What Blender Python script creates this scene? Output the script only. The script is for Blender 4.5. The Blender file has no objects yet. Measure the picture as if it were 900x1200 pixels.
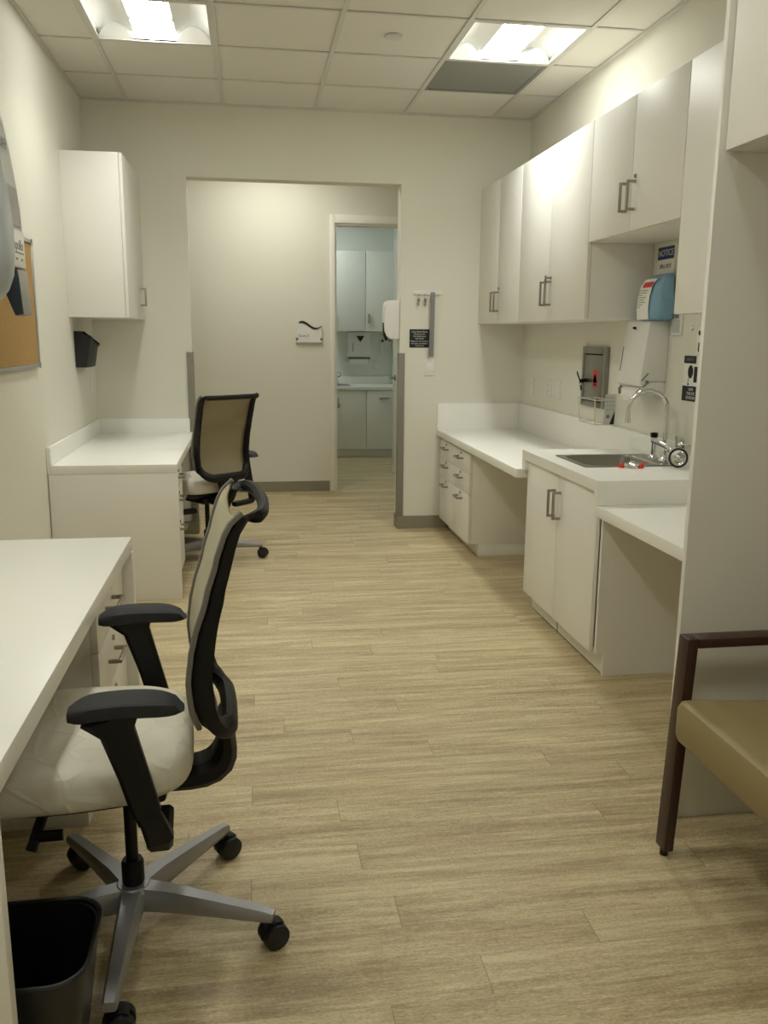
import bpy, bmesh, math, random
from mathutils import Vector, Matrix

random.seed(7)
SC = bpy.context.scene
COL = SC.collection
PI = math.pi

# ------------------------------------------------------------------ colour + materials
def lin(c):
    c = c / 255.0
    return c / 12.92 if c <= 0.04045 else ((c + 0.055) / 1.055) ** 2.4
def rgb(r, g, b): return (lin(r), lin(g), lin(b), 1.0)

def mat(name, col, rough=0.5, metal=0.0, spec=0.5, bump=0.0, bscale=60, var=0.0, vscale=8, coat=0.0):
    m = bpy.data.materials.new(name); m.use_nodes = True
    nt = m.node_tree; b = nt.nodes['Principled BSDF']
    b.inputs['Base Color'].default_value = col
    b.inputs['Roughness'].default_value = rough
    b.inputs['Metallic'].default_value = metal
    b.inputs['Specular IOR Level'].default_value = spec
    b.inputs['Coat Weight'].default_value = coat
    tc = nt.nodes.new('ShaderNodeTexCoord')
    if var > 0:
        n = nt.nodes.new('ShaderNodeTexNoise'); n.inputs['Scale'].default_value = vscale
        n.inputs['Detail'].default_value = 4
        nt.links.new(tc.outputs['Object'], n.inputs['Vector'])
        r = nt.nodes.new('ShaderNodeMapRange')
        r.inputs['From Min'].default_value = 0.3; r.inputs['From Max'].default_value = 0.7
        r.inputs['To Min'].default_value = 1 - var; r.inputs['To Max'].default_value = 1 + var
        nt.links.new(n.outputs['Fac'], r.inputs['Value'])
        mx = nt.nodes.new('ShaderNodeVectorMath'); mx.operation = 'SCALE'
        mx.inputs[0].default_value = col[:3]
        nt.links.new(r.outputs['Result'], mx.inputs['Scale'])
        nt.links.new(mx.outputs['Vector'], b.inputs['Base Color'])
    if bump > 0:
        n = nt.nodes.new('ShaderNodeTexNoise'); n.inputs['Scale'].default_value = bscale
        n.inputs['Detail'].default_value = 6
        nt.links.new(tc.outputs['Object'], n.inputs['Vector'])
        bp = nt.nodes.new('ShaderNodeBump'); bp.inputs['Strength'].default_value = bump
        bp.inputs['Distance'].default_value = 0.004
        nt.links.new(n.outputs['Fac'], bp.inputs['Height'])
        nt.links.new(bp.outputs['Normal'], b.inputs['Normal'])
    return m

def emit(name, col, strength):
    m = bpy.data.materials.new(name); m.use_nodes = True
    nt = m.node_tree; nt.nodes.clear()
    e = nt.nodes.new('ShaderNodeEmission'); e.inputs['Color'].default_value = col
    e.inputs['Strength'].default_value = strength
    o = nt.nodes.new('ShaderNodeOutputMaterial'); nt.links.new(e.outputs[0], o.inputs[0])
    return m

def floor_material():
    m = bpy.data.materials.new('vinyl_plank'); m.use_nodes = True
    nt = m.node_tree; N = nt.nodes; L = nt.links; b = N['Principled BSDF']
    g = N.new('ShaderNodeNewGeometry'); s = N.new('ShaderNodeSeparateXYZ'); L.new(g.outputs['Position'], s.inputs[0])
    def M(op, a, c=None, clamp=False):
        n = N.new('ShaderNodeMath'); n.operation = op; n.use_clamp = clamp
        for i, v in enumerate((a, c)):
            if v is None: continue
            if isinstance(v, (int, float)): n.inputs[i].default_value = v
            else: L.new(v, n.inputs[i])
        return n.outputs[0]
    W, LEN = 0.121, 1.22
    ry = M('DIVIDE', M('SUBTRACT', s.outputs['Y'], 0.006), W)
    row = M('FLOOR', ry); fy = M('FRACT', ry)
    wn = N.new('ShaderNodeTexWhiteNoise'); wn.noise_dimensions = '1D'; L.new(row, wn.inputs['W'])
    rx = M('ADD', M('DIVIDE', s.outputs['X'], LEN), M('MULTIPLY', wn.outputs['Value'], 7.0))
    colm = M('FLOOR', rx); fx = M('FRACT', rx)
    cb = N.new('ShaderNodeCombineXYZ'); L.new(row, cb.inputs[0]); L.new(colm, cb.inputs[1])
    wn2 = N.new('ShaderNodeTexWhiteNoise'); wn2.noise_dimensions = '2D'; L.new(cb.outputs[0], wn2.inputs['Vector'])
    # grain coordinates: stretched along X, shifted per plank
    gx = N.new('ShaderNodeCombineXYZ')
    L.new(M('ADD', M('MULTIPLY', s.outputs['X'], 1.0), M('MULTIPLY', wn2.outputs['Value'], 31.0)), gx.inputs[0])
    L.new(M('MULTIPLY', s.outputs['Y'], 1.0), gx.inputs[1])
    L.new(M('MULTIPLY', wn2.outputs['Value'], 9.0), gx.inputs[2])
    def noise(sx, sy, sc, det, dist=0.0):
        mp = N.new('ShaderNodeMapping'); mp.inputs['Scale'].default_value = (sx, sy, 1)
        L.new(gx.outputs[0], mp.inputs['Vector'])
        n = N.new('ShaderNodeTexNoise'); n.inputs['Scale'].default_value = sc
        n.inputs['Detail'].default_value = det; n.inputs['Distortion'].default_value = dist
        L.new(mp.outputs[0], n.inputs['Vector']); return n.outputs['Fac']
    big = noise(1.3, 16.0, 1.0, 5, 0.9)
    mid = noise(5.0, 75.0, 1.0, 4, 0.5)
    fine = noise(30.0, 420.0, 1.0, 3)
    speck = noise(120.0, 330.0, 1.0, 2)
    v = M('ADD', M('MULTIPLY', big, 0.52), M('ADD', M('MULTIPLY', mid, 0.40), M('ADD', M('MULTIPLY', fine, 0.34), M('MULTIPLY', speck, 0.44))))
    v = M('ADD', v, M('MULTIPLY', M('SUBTRACT', wn2.outputs['Value'], 0.5), 0.07))
    hue = noise(2.2, 22.0, 1.0, 3, 0.6)
    cr = N.new('ShaderNodeValToRGB'); L.new(v, cr.inputs['Fac'])
    e = cr.color_ramp.elements
    e[0].position = 0.66; e[0].color = rgb(150, 133, 101)
    e[1].position = 1.03; e[1].color = rgb(214, 202, 164)
    k = e.new(0.84); k.color = rgb(186, 170, 132)
    # joints
    ey = M('MINIMUM', fy, M('SUBTRACT', 1.0, fy)); ex = M('MINIMUM', fx, M('SUBTRACT', 1.0, fx))
    jy = M('LESS_THAN', M('MULTIPLY', ey, W), 0.0007); jx = M('LESS_THAN', M('MULTIPLY', ex, LEN), 0.0012)
    j = M('MAXIMUM', M('MULTIPLY', jy, 0.16), M('MULTIPLY', jx, 0.50))
    mx = N.new('ShaderNodeMix'); mx.data_type = 'RGBA'
    hm = N.new('ShaderNodeMix'); hm.data_type = 'RGBA'; hm.blend_type = 'MULTIPLY'
    hr = N.new('ShaderNodeMapRange'); hr.inputs['From Min'].default_value = .42; hr.inputs['From Max'].default_value = .66; L.new(hue, hr.inputs['Value'])
    L.new(hr.outputs[0], hm.inputs['Factor']); L.new(cr.outputs['Color'], hm.inputs['A']); hm.inputs['B'].default_value = (.96, .90, .91, 1)
    L.new(j, mx.inputs['Factor']); L.new(hm.outputs['Result'], mx.inputs['A'])
    mx.inputs['B'].default_value = rgb(95, 80, 58)
    L.new(mx.outputs['Result'], b.inputs['Base Color'])
    h = M('SUBTRACT', M('ADD', M('MULTIPLY', fine, 0.6), M('ADD', M('MULTIPLY', mid, 0.5), M('MULTIPLY', speck, 0.5))), M('MULTIPLY', j, 1.0))
    bp = N.new('ShaderNodeBump'); bp.inputs['Strength'].default_value = 0.5; bp.inputs['Distance'].default_value = 0.002
    L.new(h, bp.inputs['Height']); L.new(bp.outputs['Normal'], b.inputs['Normal'])
    b.inputs['Roughness'].default_value = 0.42
    b.inputs['Specular IOR Level'].default_value = 0.42
    return m

def mesh_fabric(name, col, dark, scale, axis_u='Y'):
    """fine woven net: two crossed wave patterns"""
    m = bpy.data.materials.new(name); m.use_nodes = True
    nt = m.node_tree; N = nt.nodes; L = nt.links; b = N['Principled BSDF']
    tc = N.new('ShaderNodeTexCoord')
    outs = []
    for d in (axis_u, 'Z'):
        w = N.new('ShaderNodeTexWave'); w.wave_type = 'BANDS'; w.bands_direction = d
        w.inputs['Scale'].default_value = scale
        L.new(tc.outputs['Object'], w.inputs['Vector']); outs.append(w.outputs['Fac'])
    mm = N.new('ShaderNodeMath'); mm.operation = 'MULTIPLY'; L.new(outs[0], mm.inputs[0]); L.new(outs[1], mm.inputs[1])
    mx = N.new('ShaderNodeMix'); mx.data_type = 'RGBA'
    L.new(mm.outputs[0], mx.inputs['Factor']); mx.inputs['A'].default_value = dark; mx.inputs['B'].default_value = col
    L.new(mx.outputs['Result'], b.inputs['Base Color']); b.inputs['Roughness'].default_value = 0.85
    b.inputs['Specular IOR Level'].default_value = 0.2
    return m

def rib_material(name, a, c, scale):
    m = bpy.data.materials.new(name); m.use_nodes = True
    nt = m.node_tree; N = nt.nodes; L = nt.links; b = N['Principled BSDF']
    tc = N.new('ShaderNodeTexCoord'); w = N.new('ShaderNodeTexWave'); w.bands_direction = 'Z'
    w.inputs['Scale'].default_value = scale; L.new(tc.outputs['Object'], w.inputs['Vector'])
    mx = N.new('ShaderNodeMix'); mx.data_type = 'RGBA'; L.new(w.outputs['Fac'], mx.inputs['Factor'])
    mx.inputs['A'].default_value = a; mx.inputs['B'].default_value = c
    L.new(mx.outputs['Result'], b.inputs['Base Color']); b.inputs['Roughness'].default_value = 0.8
    return m

def wood_material(name, a, c):
    m = bpy.data.materials.new(name); m.use_nodes = True
    nt = m.node_tree; N = nt.nodes; L = nt.links; b = N['Principled BSDF']
    tc = N.new('ShaderNodeTexCoord'); mp = N.new('ShaderNodeMapping'); mp.inputs['Scale'].default_value = (40, 40, 3)
    n = N.new('ShaderNodeTexNoise'); n.inputs['Scale'].default_value = 2; n.inputs['Detail'].default_value = 6
    L.new(tc.outputs['Object'], mp.inputs['Vector']); L.new(mp.outputs[0], n.inputs['Vector'])
    mx = N.new('ShaderNodeMix'); mx.data_type = 'RGBA'; L.new(n.outputs['Fac'], mx.inputs['Factor'])
    mx.inputs['A'].default_value = a; mx.inputs['B'].default_value = c
    L.new(mx.outputs['Result'], b.inputs['Base Color']); b.inputs['Roughness'].default_value = 0.38
    return m

def seat_fabric():
    m = mat('pale_vinyl_fabric', rgb(214, 210, 195), 0.6, 0, 0.35)
    nt = m.node_tree; N = nt.nodes; L = nt.links; b = N['Principled BSDF']
    tc = N.new('ShaderNodeTexCoord')
    v = N.new('ShaderNodeTexVoronoi'); v.feature = 'DISTANCE_TO_EDGE'; v.inputs['Scale'].default_value = 14
    v.inputs['Randomness'].default_value = 0.9
    n = N.new('ShaderNodeTexNoise'); n.inputs['Scale'].default_value = 5; n.inputs['Detail'].default_value = 3
    mp = N.new('ShaderNodeVectorMath'); mp.operation = 'ADD'
    L.new(tc.outputs['Object'], n.inputs['Vector'])
    sc = N.new('ShaderNodeVectorMath'); sc.operation = 'SCALE'; sc.inputs['Scale'].default_value = 0.05
    L.new(n.outputs['Color'], sc.inputs[0]); L.new(tc.outputs['Object'], mp.inputs[0]); L.new(sc.outputs[0], mp.inputs[1])
    L.new(mp.outputs[0], v.inputs['Vector'])
    r = N.new('ShaderNodeMapRange'); r.inputs['From Max'].default_value = 0.10; L.new(v.outputs['Distance'], r.inputs['Value'])
    bp = N.new('ShaderNodeBump'); bp.inputs['Strength'].default_value = 0.5; bp.inputs['Distance'].default_value = 0.003
    bp.invert = True
    L.new(r.outputs[0], bp.inputs['Height']); L.new(bp.outputs['Normal'], b.inputs['Normal'])
    return m

MT = {}
MT['wall'] = mat('wall_paint', rgb(221, 219, 206), 0.75, 0, 0.25, 0.05, 180)
MT['wallcool'] = mat('wall_paint_exam', rgb(226, 228, 221), 0.75, 0, 0.25, 0.05, 180)
MT['white'] = mat('white_laminate', rgb(231, 229, 222), 0.42, 0, 0.4, 0, 0, 0.008, 3)
MT['top'] = mat('white_worktop', rgb(238, 237, 231), 0.32, 0, 0.45, 0, 0, 0.006, 3)
MT['edge'] = mat('laminate_edge', rgb(222, 219, 208), 0.5)
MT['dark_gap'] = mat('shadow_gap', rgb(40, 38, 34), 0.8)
MT['tile'] = mat('ceiling_tile', rgb(220, 217, 208), 0.95, 0, 0.1, 0.25, 260)
MT['grid'] = mat('ceiling_grid_white', rgb(205, 203, 196), 0.6)
MT['steel'] = mat('brushed_steel', rgb(150, 148, 142), 0.35, 1.0)
MT['nickel'] = mat('satin_nickel', rgb(165, 160, 150), 0.32, 1.0)
MT['chrome'] = mat('chrome', rgb(225, 225, 225), 0.08, 1.0)
MT['black'] = mat('black_plastic', rgb(22, 22, 22), 0.5, 0, 0.25)
MT['armpad'] = mat('soft_black_pad', rgb(44, 45, 48), 0.62, 0, 0.3, 0.05, 300)
MT['blackgloss'] = mat('black_bin_plastic', rgb(22, 22, 23), 0.35, 0, 0.45)
MT['silver'] = mat('silver_painted_metal', rgb(158, 158, 160), 0.42, 0.55)
MT['base'] = mat('olive_grey_rubber_base', rgb(140, 133, 112), 0.6)
MT['guard'] = mat('grey_corner_guard', rgb(130, 127, 115), 0.5)
MT['trim'] = mat('white_trim_paint', rgb(232, 229, 220), 0.45)
MT['tan'] = mat('tan_vinyl', rgb(142, 127, 87), 0.45, 0, 0.45, 0.06, 200)
MT['wood'] = wood_material('dark_walnut', rgb(46, 27, 20), rgb(66, 39, 29))
MT['cork'] = mat('cork', rgb(172, 140, 92), 0.9, 0, 0.1, 0.3, 300, 0.10, 120)
MT['alu'] = mat('aluminium', rgb(190, 190, 188), 0.35, 0.85)
MT['plastic'] = mat('white_plastic', rgb(226, 225, 220), 0.4, 0, 0.45)
MT['plasticg'] = mat('pale_grey_plastic', rgb(196, 197, 193), 0.4, 0, 0.45)
MT['bluegrey'] = mat('smoke_grey_plastic', rgb(160, 166, 171), 0.25, 0, 0.5)
MT['navy'] = mat('navy_plastic', rgb(34, 42, 54), 0.4)
MT['greyface'] = mat('silver_grey_plastic', rgb(165, 164, 160), 0.4, 0.3)
MT['paper'] = mat('white_paper', rgb(235, 234, 228), 0.8, 0, 0.1)
MT['ink'] = mat('black_ink', rgb(22, 24, 26), 0.6)
MT['inkgrey'] = mat('grey_ink', rgb(120, 122, 122), 0.7)
MT['inkwhite'] = mat('white_print', rgb(205, 207, 205), 0.7)
MT['bluehdr'] = mat('sign_blue', rgb(34, 52, 112), 0.5)
MT['red'] = mat('red_sticker', rgb(205, 52, 50), 0.5)
MT['redcap'] = mat('red_rubber', rgb(214, 62, 36), 0.5)
MT['packblue'] = mat('blue_sheet_pack', rgb(122, 160, 186), 0.45, 0, 0.5, 0.4, 40, 0.06, 25)
MT['meshblack'] = mat('black_wire_mesh', rgb(40, 40, 42), 0.55, 0.2, 0.4, 0.4, 400)
MT['vent'] = mat('grey_perforated_metal', rgb(136, 135, 130), 0.6, 0.1)
MT['seat'] = seat_fabric()
MT['net'] = mesh_fabric('cream_net', rgb(196, 190, 168), rgb(172, 165, 142), 220)
MT['lining'] = mesh_fabric('taupe_net_lining', rgb(158, 146, 118), rgb(136, 125, 98), 220)
MT['ruler'] = mat('ruler_grey', rgb(138, 138, 138), 0.4, 0.3)
MT['rib'] = rib_material('grey_ribbed_edge', rgb(84, 82, 76), rgb(140, 137, 128), 150)
MT['wire'] = mat('pale_coated_wire', rgb(205, 200, 186), 0.4, 0.3)
MT['refl'] = mat('white_reflector', rgb(240, 240, 236), 0.6)
MT['rubber'] = mat('black_rubber', rgb(18, 18, 18), 0.55)
MT['shadowpanel'] = MT['white']
MT['floor'] = floor_material()
WARM = (1.0, 0.995, 0.895, 1)
COOL = (0.88, 1.0, 0.97, 1)
MT['lamp'] = emit('lamp_lens', (1.0, 1.01, .945, 1), 23.0)
MT['lamp_left'] = emit('lamp_lens_left', (1.0, 1.01, .945, 1), 15.0)
MT['lamp_near'] = emit('lamp_lens_near', WARM, 34.0)
MT['lamp_right'] = emit('lamp_lens_right', WARM, 9.0)
MT['lamp_behind'] = emit('lamp_lens_behind', WARM, 23.0)
MT['lamp_hall'] = emit('lamp_lens_hall', (1.0, 0.985, 0.89, 1), 15.0)
MT['lamp_exam'] = emit('lamp_lens_exam', COOL, 12.5)

# ------------------------------------------------------------------ geometry helper
class B:
    def __init__(s): s.bm = bmesh.new()
    def box(s, x0, x1, y0, y1, z0, z1, bev=0.0, seg=2):
        x0, x1 = sorted((x0, x1)); y0, y1 = sorted((y0, y1)); z0, z1 = sorted((z0, z1))
        t = bmesh.new()
        bmesh.ops.create_cube(t, size=1)
        for v in t.verts:
            v.co = Vector((x0 + (v.co.x + .5) * (x1 - x0), y0 + (v.co.y + .5) * (y1 - y0), z0 + (v.co.z + .5) * (z1 - z0)))
        if bev > 0:
            bmesh.ops.bevel(t, geom=list(t.edges), offset=min(bev, .49 * min(x1 - x0, y1 - y0, z1 - z0)), segments=seg, profile=.5, affect='EDGES')
        s._merge(t); return s
    def _merge(s, t):
        me = bpy.data.meshes.new('tmp'); t.to_mesh(me); t.free(); s.bm.from_mesh(me); bpy.data.meshes.remove(me)
    def faces(s, verts, faces):
        vs = [s.bm.verts.new(v) for v in verts]
        for f in faces:
            try: s.bm.faces.new([vs[i] for i in f])
            except ValueError: pass
        return s
    def prism(s, poly, axis, a, b, bev=0.0):
        """poly: list of 2D points in the plane across axis, in order of remaining axes (x->yz, y->xz, z->xy)"""
        t = bmesh.new()
        def P(p, h):
            return {'x': (h, p[0], p[1]), 'y': (p[0], h, p[1]), 'z': (p[0], p[1], h)}[axis]
        va = [t.verts.new(P(p, a)) for p in poly]; vb = [t.verts.new(P(p, b)) for p in poly]
        n = len(poly)
        t.faces.new(va); t.faces.new(vb)
        for i in range(n): t.faces.new((va[i], va[(i + 1) % n], vb[(i + 1) % n], vb[i]))
        bmesh.ops.recalc_face_normals(t, faces=t.faces)
        if bev > 0:
            es = [e for e in t.edges if len(e.link_faces) == 2 and e.calc_face_angle(0) > .6]
            bmesh.ops.bevel(t, geom=es, offset=bev, segments=2, profile=.5, affect='EDGES')
        s._merge(t); return s
    def rings(s, rings, cap=True, closed=True):
        """loft a list of equal-length vertex rings"""
        t = s.bm; R = [[t.verts.new(p) for p in r] for r in rings]; n = len(R[0])
        m = n if closed else n - 1
        for i in range(len(R) - 1):
            for k in range(m):
                t.faces.new((R[i][k], R[i][(k + 1) % n], R[i + 1][(k + 1) % n], R[i + 1][k]))
        if cap and closed:
            t.faces.new(R[0][::-1]); t.faces.new(R[-1])
        return s
    def loop(s, rings):
        t = s.bm; R = [[t.verts.new(p) for p in r] for r in rings]; n = len(R[0]); c = len(R)
        for i in range(c):
            for k in range(n):
                t.faces.new((R[i][k], R[i][(k + 1) % n], R[(i + 1) % c][(k + 1) % n], R[(i + 1) % c][k]))
        return s
    def cyl(s, p0, p1, r, r2=None, seg=20):
        p0, p1 = Vector(p0), Vector(p1); d = (p1 - p0).normalized()
        a = d.orthogonal().normalized(); b = d.cross(a); r2 = r if r2 is None else r2
        ring = lambda p, q: [p + (a * math.cos(2 * PI * k / seg) + b * math.sin(2 * PI * k / seg)) * q for k in range(seg)]
        return s.rings([ring(p0, r), ring(p1, r2)])
    def tube(s, pts, r, seg=10, closed=False, taper=None):
        pts = [Vector(p) for p in pts]; n = len(pts); rings = []; prev = None
        for i, p in enumerate(pts):
            if closed: d = pts[(i + 1) % n] - pts[i - 1]
            else: d = pts[min(i + 1, n - 1)] - pts[max(i - 1, 0)]
            d.normalize()
            if prev is None: a = d.orthogonal().normalized()
            else:
                a = prev - d * prev.dot(d); a.normalize()
            prev = a; b = d.cross(a); q = r if taper is None else taper[i]
            rings.append([p + (a * math.cos(2 * PI * k / seg) + b * math.sin(2 * PI * k / seg)) * q for k in range(seg)])
        return s.loop(rings) if closed else s.rings(rings)
    def bar(s, pts, side, w, h):
        """rectangular section swept along pts; side = sideways direction (w along side, h across)"""
        pts = [Vector(p) for p in pts]; sd = Vector(side).normalized(); n = len(pts); rings = []
        for i, p in enumerate(pts):
            d = (pts[min(i + 1, n - 1)] - pts[max(i - 1, 0)]).normalized()
            a = (sd - d * sd.dot(d)).normalized(); b = d.cross(a)
            ww = w[i] if isinstance(w, (list, tuple)) else w; hh = h[i] if isinstance(h, (list, tuple)) else h
            c = .28
            o = [(-.5, -.5 + c), (-.5, .5 - c), (-.5 + c * .6, .5), (.5 - c * .6, .5), (.5, .5 - c), (.5, -.5 + c), (.5 - c * .6, -.5), (-.5 + c * .6, -.5)]
            rings.append([p + a * ww * x + b * hh * y for x, y in o])
        return s.rings(rings)
    def lathe(s, prof, c, seg=28, axis='z'):
        rings = []
        for r, z in prof:
            ring = []
            for k in range(seg):
                q = 2 * PI * k / seg; u, v = r * math.cos(q), r * math.sin(q)
                ring.append({'z': (c[0] + u, c[1] + v, c[2] + z), 'x': (c[0] + z, c[1] + u, c[2] + v), 'y': (c[0] + u, c[1] + z, c[2] + v)}[axis])
            rings.append(ring)
        return s.rings(rings)
    def text(s, body, size, M, extrude=0.0004, align='CENTER'):
        cu = bpy.data.curves.new('t', 'FONT'); cu.body = body; cu.size = size; cu.extrude = extrude
        cu.align_x = align; cu.align_y = 'CENTER'
        o = bpy.data.objects.new('t', cu); COL.objects.link(o)
        dg = bpy.context.evaluated_depsgraph_get(); me = bpy.data.meshes.new_from_object(o.evaluated_get(dg))
        me.transform(M); s.bm.from_mesh(me)
        bpy.data.objects.remove(o); bpy.data.meshes.remove(me); bpy.data.curves.remove(cu); return s
    def xf(s, M):
        bmesh.ops.transform(s.bm, matrix=M, verts=s.bm.verts); return s
    def build(s, name, m, parent=None, smooth=True, origin=None, ang=38):
        bm = s.bm
        bmesh.ops.recalc_face_normals(bm, faces=bm.faces)
        for f in bm.faces: f.smooth = smooth
        if smooth:
            for e in bm.edges:
                e.smooth = not (len(e.link_faces) != 2 or e.calc_face_angle(0) > math.radians(ang))
        if parent is not None: off = Vector(OFF[parent])
        elif origin is not None: off = Vector(origin)
        else:
            xs = [v.co for v in bm.verts]
            off = Vector(((min(v.x for v in xs) + max(v.x for v in xs)) / 2, (min(v.y for v in xs) + max(v.y for v in xs)) / 2, min(v.z for v in xs)))
        for v in bm.verts: v.co -= off
        me = bpy.data.meshes.new(name); bm.to_mesh(me); bm.free()
        me.materials.append(MT[m] if isinstance(m, str) else m)
        o = bpy.data.objects.new(name, me); COL.objects.link(o)
        if parent is not None: o.parent = parent
        else: o.location = off
        OFF[o] = off
        return o
OFF = {}

def thing(name, label, cat, loc, group=None):
    o = bpy.data.objects.new(name, None); COL.objects.link(o); o.location = loc; o.empty_display_size = .1
    o['label'] = label; o['category'] = cat
    if group: o['group'] = group
    OFF[o] = Vector(loc); return o
def tag(o, label, cat, group=None):
    o['label'] = label; o['category'] = cat
    if group: o['group'] = group
    return o
def struct(o): o['kind'] = 'structure'; return o
def copy_tree(o, parent=None):
    c = o.copy(); COL.objects.link(c)
    if parent is not None: c.parent = parent
    for ch in list(o.children): copy_tree(ch, c)
    return c

# text placement matrices (surface facing -Y, -X, +X)
def face_my(x, y, z): return Matrix.Translation((x, y, z)) @ Matrix.Rotation(PI / 2, 4, 'X')
def face_mx(x, y, z): return Matrix.Translation((x, y, z)) @ Matrix.Rotation(-PI / 2, 4, 'Z') @ Matrix.Rotation(PI / 2, 4, 'X')
def face_px(x, y, z): return Matrix.Translation((x, y, z)) @ Matrix.Rotation(PI / 2, 4, 'Z') @ Matrix.Rotation(PI / 2, 4, 'X')

# ------------------------------------------------------------------ dimensions
XL, XR, D, H = -1.041, 1.976, 6.19, 2.885
YB = -2.6
JL, JR, OT = -0.391, 1.064, 2.431          # opening in the back wall
WT = 0.135
HY = 7.84                                   # hall far wall
HL, HR = -2.2, 2.6
EX0, EX1, EY = -1.0, 1.735, 10.65           # exam room beyond
DX0, DX1, DH = 0.762, 1.68, 2.365           # door opening

# ------------------------------------------------------------------ the setting
struct(B().box(-2.5, 3.0, YB - .2, 11.0, -.1, 0).build('floor', 'floor', smooth=False))
struct(B().box(XL - .12, XL, YB, D + .0005, 0, H).build('wall_left', 'wall', smooth=False))
struct(B().box(XR, XR + .12, YB, D + .0005, 0, H).build('wall_right', 'wall', smooth=False))
struct(B().box(XL - .12, XR + .12, YB - .12, YB, 0, H).build('wall_front', 'wall', smooth=False))
wb = B()
wb.box(HL, JL, D, D + WT, 0, H); wb.box(JR, HR, D, D + WT, 0, H); wb.box(JL, JR, D, D + WT, OT, H)
struct(wb.build('wall_back', 'wall', smooth=False))
wh = B()
wh.box(HL, DX0, HY, HY + WT, 0, H); wh.box(DX1, HR, HY, HY + WT, 0, H); wh.box(DX0, DX1, HY, HY + WT, DH, H)
struct(wh.build('wall_hall', 'wall', smooth=False))
struct(B().box(HL - .1, HL, D, HY + WT, 0, H).build('wall_hall_left', 'wall', smooth=False))
struct(B().box(HR, HR + .1, D, HY + WT, 0, H).build('wall_hall_right', 'wall', smooth=False))
struct(B().box(EX0, EX1, EY, EY + .1, 0, H).build('wall_exam_back', 'wallcool', smooth=False))
struct(B().box(EX0 - .1, EX0, HY + WT, EY + .1, 0, H).build('wall_exam_left', 'wallcool', smooth=False))
struct(B().box(EX1, EX1 + .1, HY + WT, EY + .1, 0, H).build('wall_exam_right', 'wallcool', smooth=False))
struct(B().box(HL, HR, D + WT, HY, H, H + .05).build('ceiling_hall', 'tile', smooth=False))
struct(B().box(EX0, EX1, HY + WT, EY, H, H + .05).build('ceiling_exam', 'tile', smooth=False))

# suspended ceiling: tiles between grid bars, cells left open for lights and the vent
TX = [-0.747 + .61 * k for k in range(5)]
xs = [XL] + TX + [XR]
ys = [D]
y = 5.612
while y > YB: ys.append(y); y -= .612
ys.append(YB)
LIGHT_CELLS = []
def cell(ix, iy): return xs[ix], xs[ix + 1], ys[iy + 1], ys[iy]
LC = [(1, 2), (4, 2), (1, 6), (2, 6), (1, 10), (3, 10)]       # light cells (col, row): the visible row, and the next row towards the camera
VC = (4, 1)
ct = B()
for iy in range(len(ys) - 1):
    for ix in range(len(xs) - 1):
        if (ix, iy) in LC or (ix, iy) == VC: continue
        x0, x1, y0, y1 = cell(ix, iy)
        ct.box(x0 + .001, x1 - .001, y0 + .001, y1 - .001, H + .006, H + .022)
cl = struct(ct.build('ceiling', 'tile', smooth=False))
gr = B(); bw = .012
for x in TX: gr.box(x - bw, x + bw, YB, D, H - .002, H + .005)
for yy in ys[1:-1]:
    for ix in range(len(xs) - 1): gr.box(xs[ix] + (bw if ix else 0), xs[ix + 1] - (bw if ix < len(xs) - 2 else 0), yy - bw * .8, yy + bw * .8, H - .001, H + .0055)
gr.box(XL, XL + .018, YB, D, H - .006, H + .0058); gr.box(XR - .018, XR, YB, D, H - .006, H + .0058)
gr.box(XL + .018, XR - .018, D - .018, D, H - .006, H + .0058)
gr.build('ceiling_grid', 'grid', cl, smooth=False)
struct(B().box(XL - .1, XR + .1, YB - .1, D + .05, H + .30, H + .34).build('ceiling_deck', 'tile', smooth=False))

def base_strip(name, *bxs):
    b = B()
    for q in bxs: b.box(*q)
    return struct(b.build(name, 'base', smooth=False))
base_strip('baseboard_back', (JR, XR, D - .008, D, 0, .095), (XL, JL, D - .008, D, 0, .095))
base_strip('baseboard_left', (XL, XL + .008, YB, 4.5995, 0, .095))
base_strip('baseboard_hall', (HL, .705, HY - .008, HY, 0, .095))
base_strip('baseboard_jamb', (JR - .008, JR, D, D + WT, 0, .095), (JL, JL + .008, D, D + WT, 0, .095))
# corner guards on both edges of the opening
for nm, xe, sg in (('trim_1', JR, 1), ('trim_2', JL, -1)):
    b = B()
    b.box(xe - sg * .009, xe + sg * .036, D - .012, D - .0005, .10, 1.286, .003)
    b.box(xe - sg * .009, xe - sg * .0005, D - .0005, D + .06, .10, 1.286, .003)
    struct(b.build(nm, 'guard'))
# door casing and the open door leaf
tr = B()
for y0, y1 in ((HY - .018, HY - .0005),):
    tr.box(DX0 - .045, DX0, y0, y1, 0, DH + .07, .003)
    tr.box(DX1, DX1 + .045, y0, y1, 0, DH + .07, .003)
    tr.box(DX0, DX1, y0, y1, DH, DH + .07, .003)
tr.box(DX0, DX0 + .015, HY - .0005, HY + WT, 0, DH); tr.box(DX1 - .015, DX1, HY - .0005, HY + WT, 0, DH)
tr.box(DX0 + .015, DX1 - .015, HY - .0005, HY + WT, DH - .015, DH)
struct(tr.build('trim_3', 'trim'))
dv = Vector((-.20, .88, 0)).normalized(); dn = Vector((-dv.y, dv.x, 0)); hp = Vector((1.69, HY + WT + .005, 0))
MD = Matrix(((dv.x, dn.x, 0, hp.x), (dv.y, dn.y, 0, hp.y), (0, 0, 1, 0), (0, 0, 0, 1)))
leaf = B().box(0, .89, 0, .042, .008, 2.335, .002).xf(MD).build('door_1', 'trim'); struct(leaf)
hb = B().cyl((.82, .042, .99), (.82, .10, .99), .011).cyl((.82, .0425, .99), (.82, .05, .99), .03)
hb.bar([(.825, .10, .99), (.77, .105, .99), (.70, .10, .992)], (0, 0, 1), .02, .014)
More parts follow.
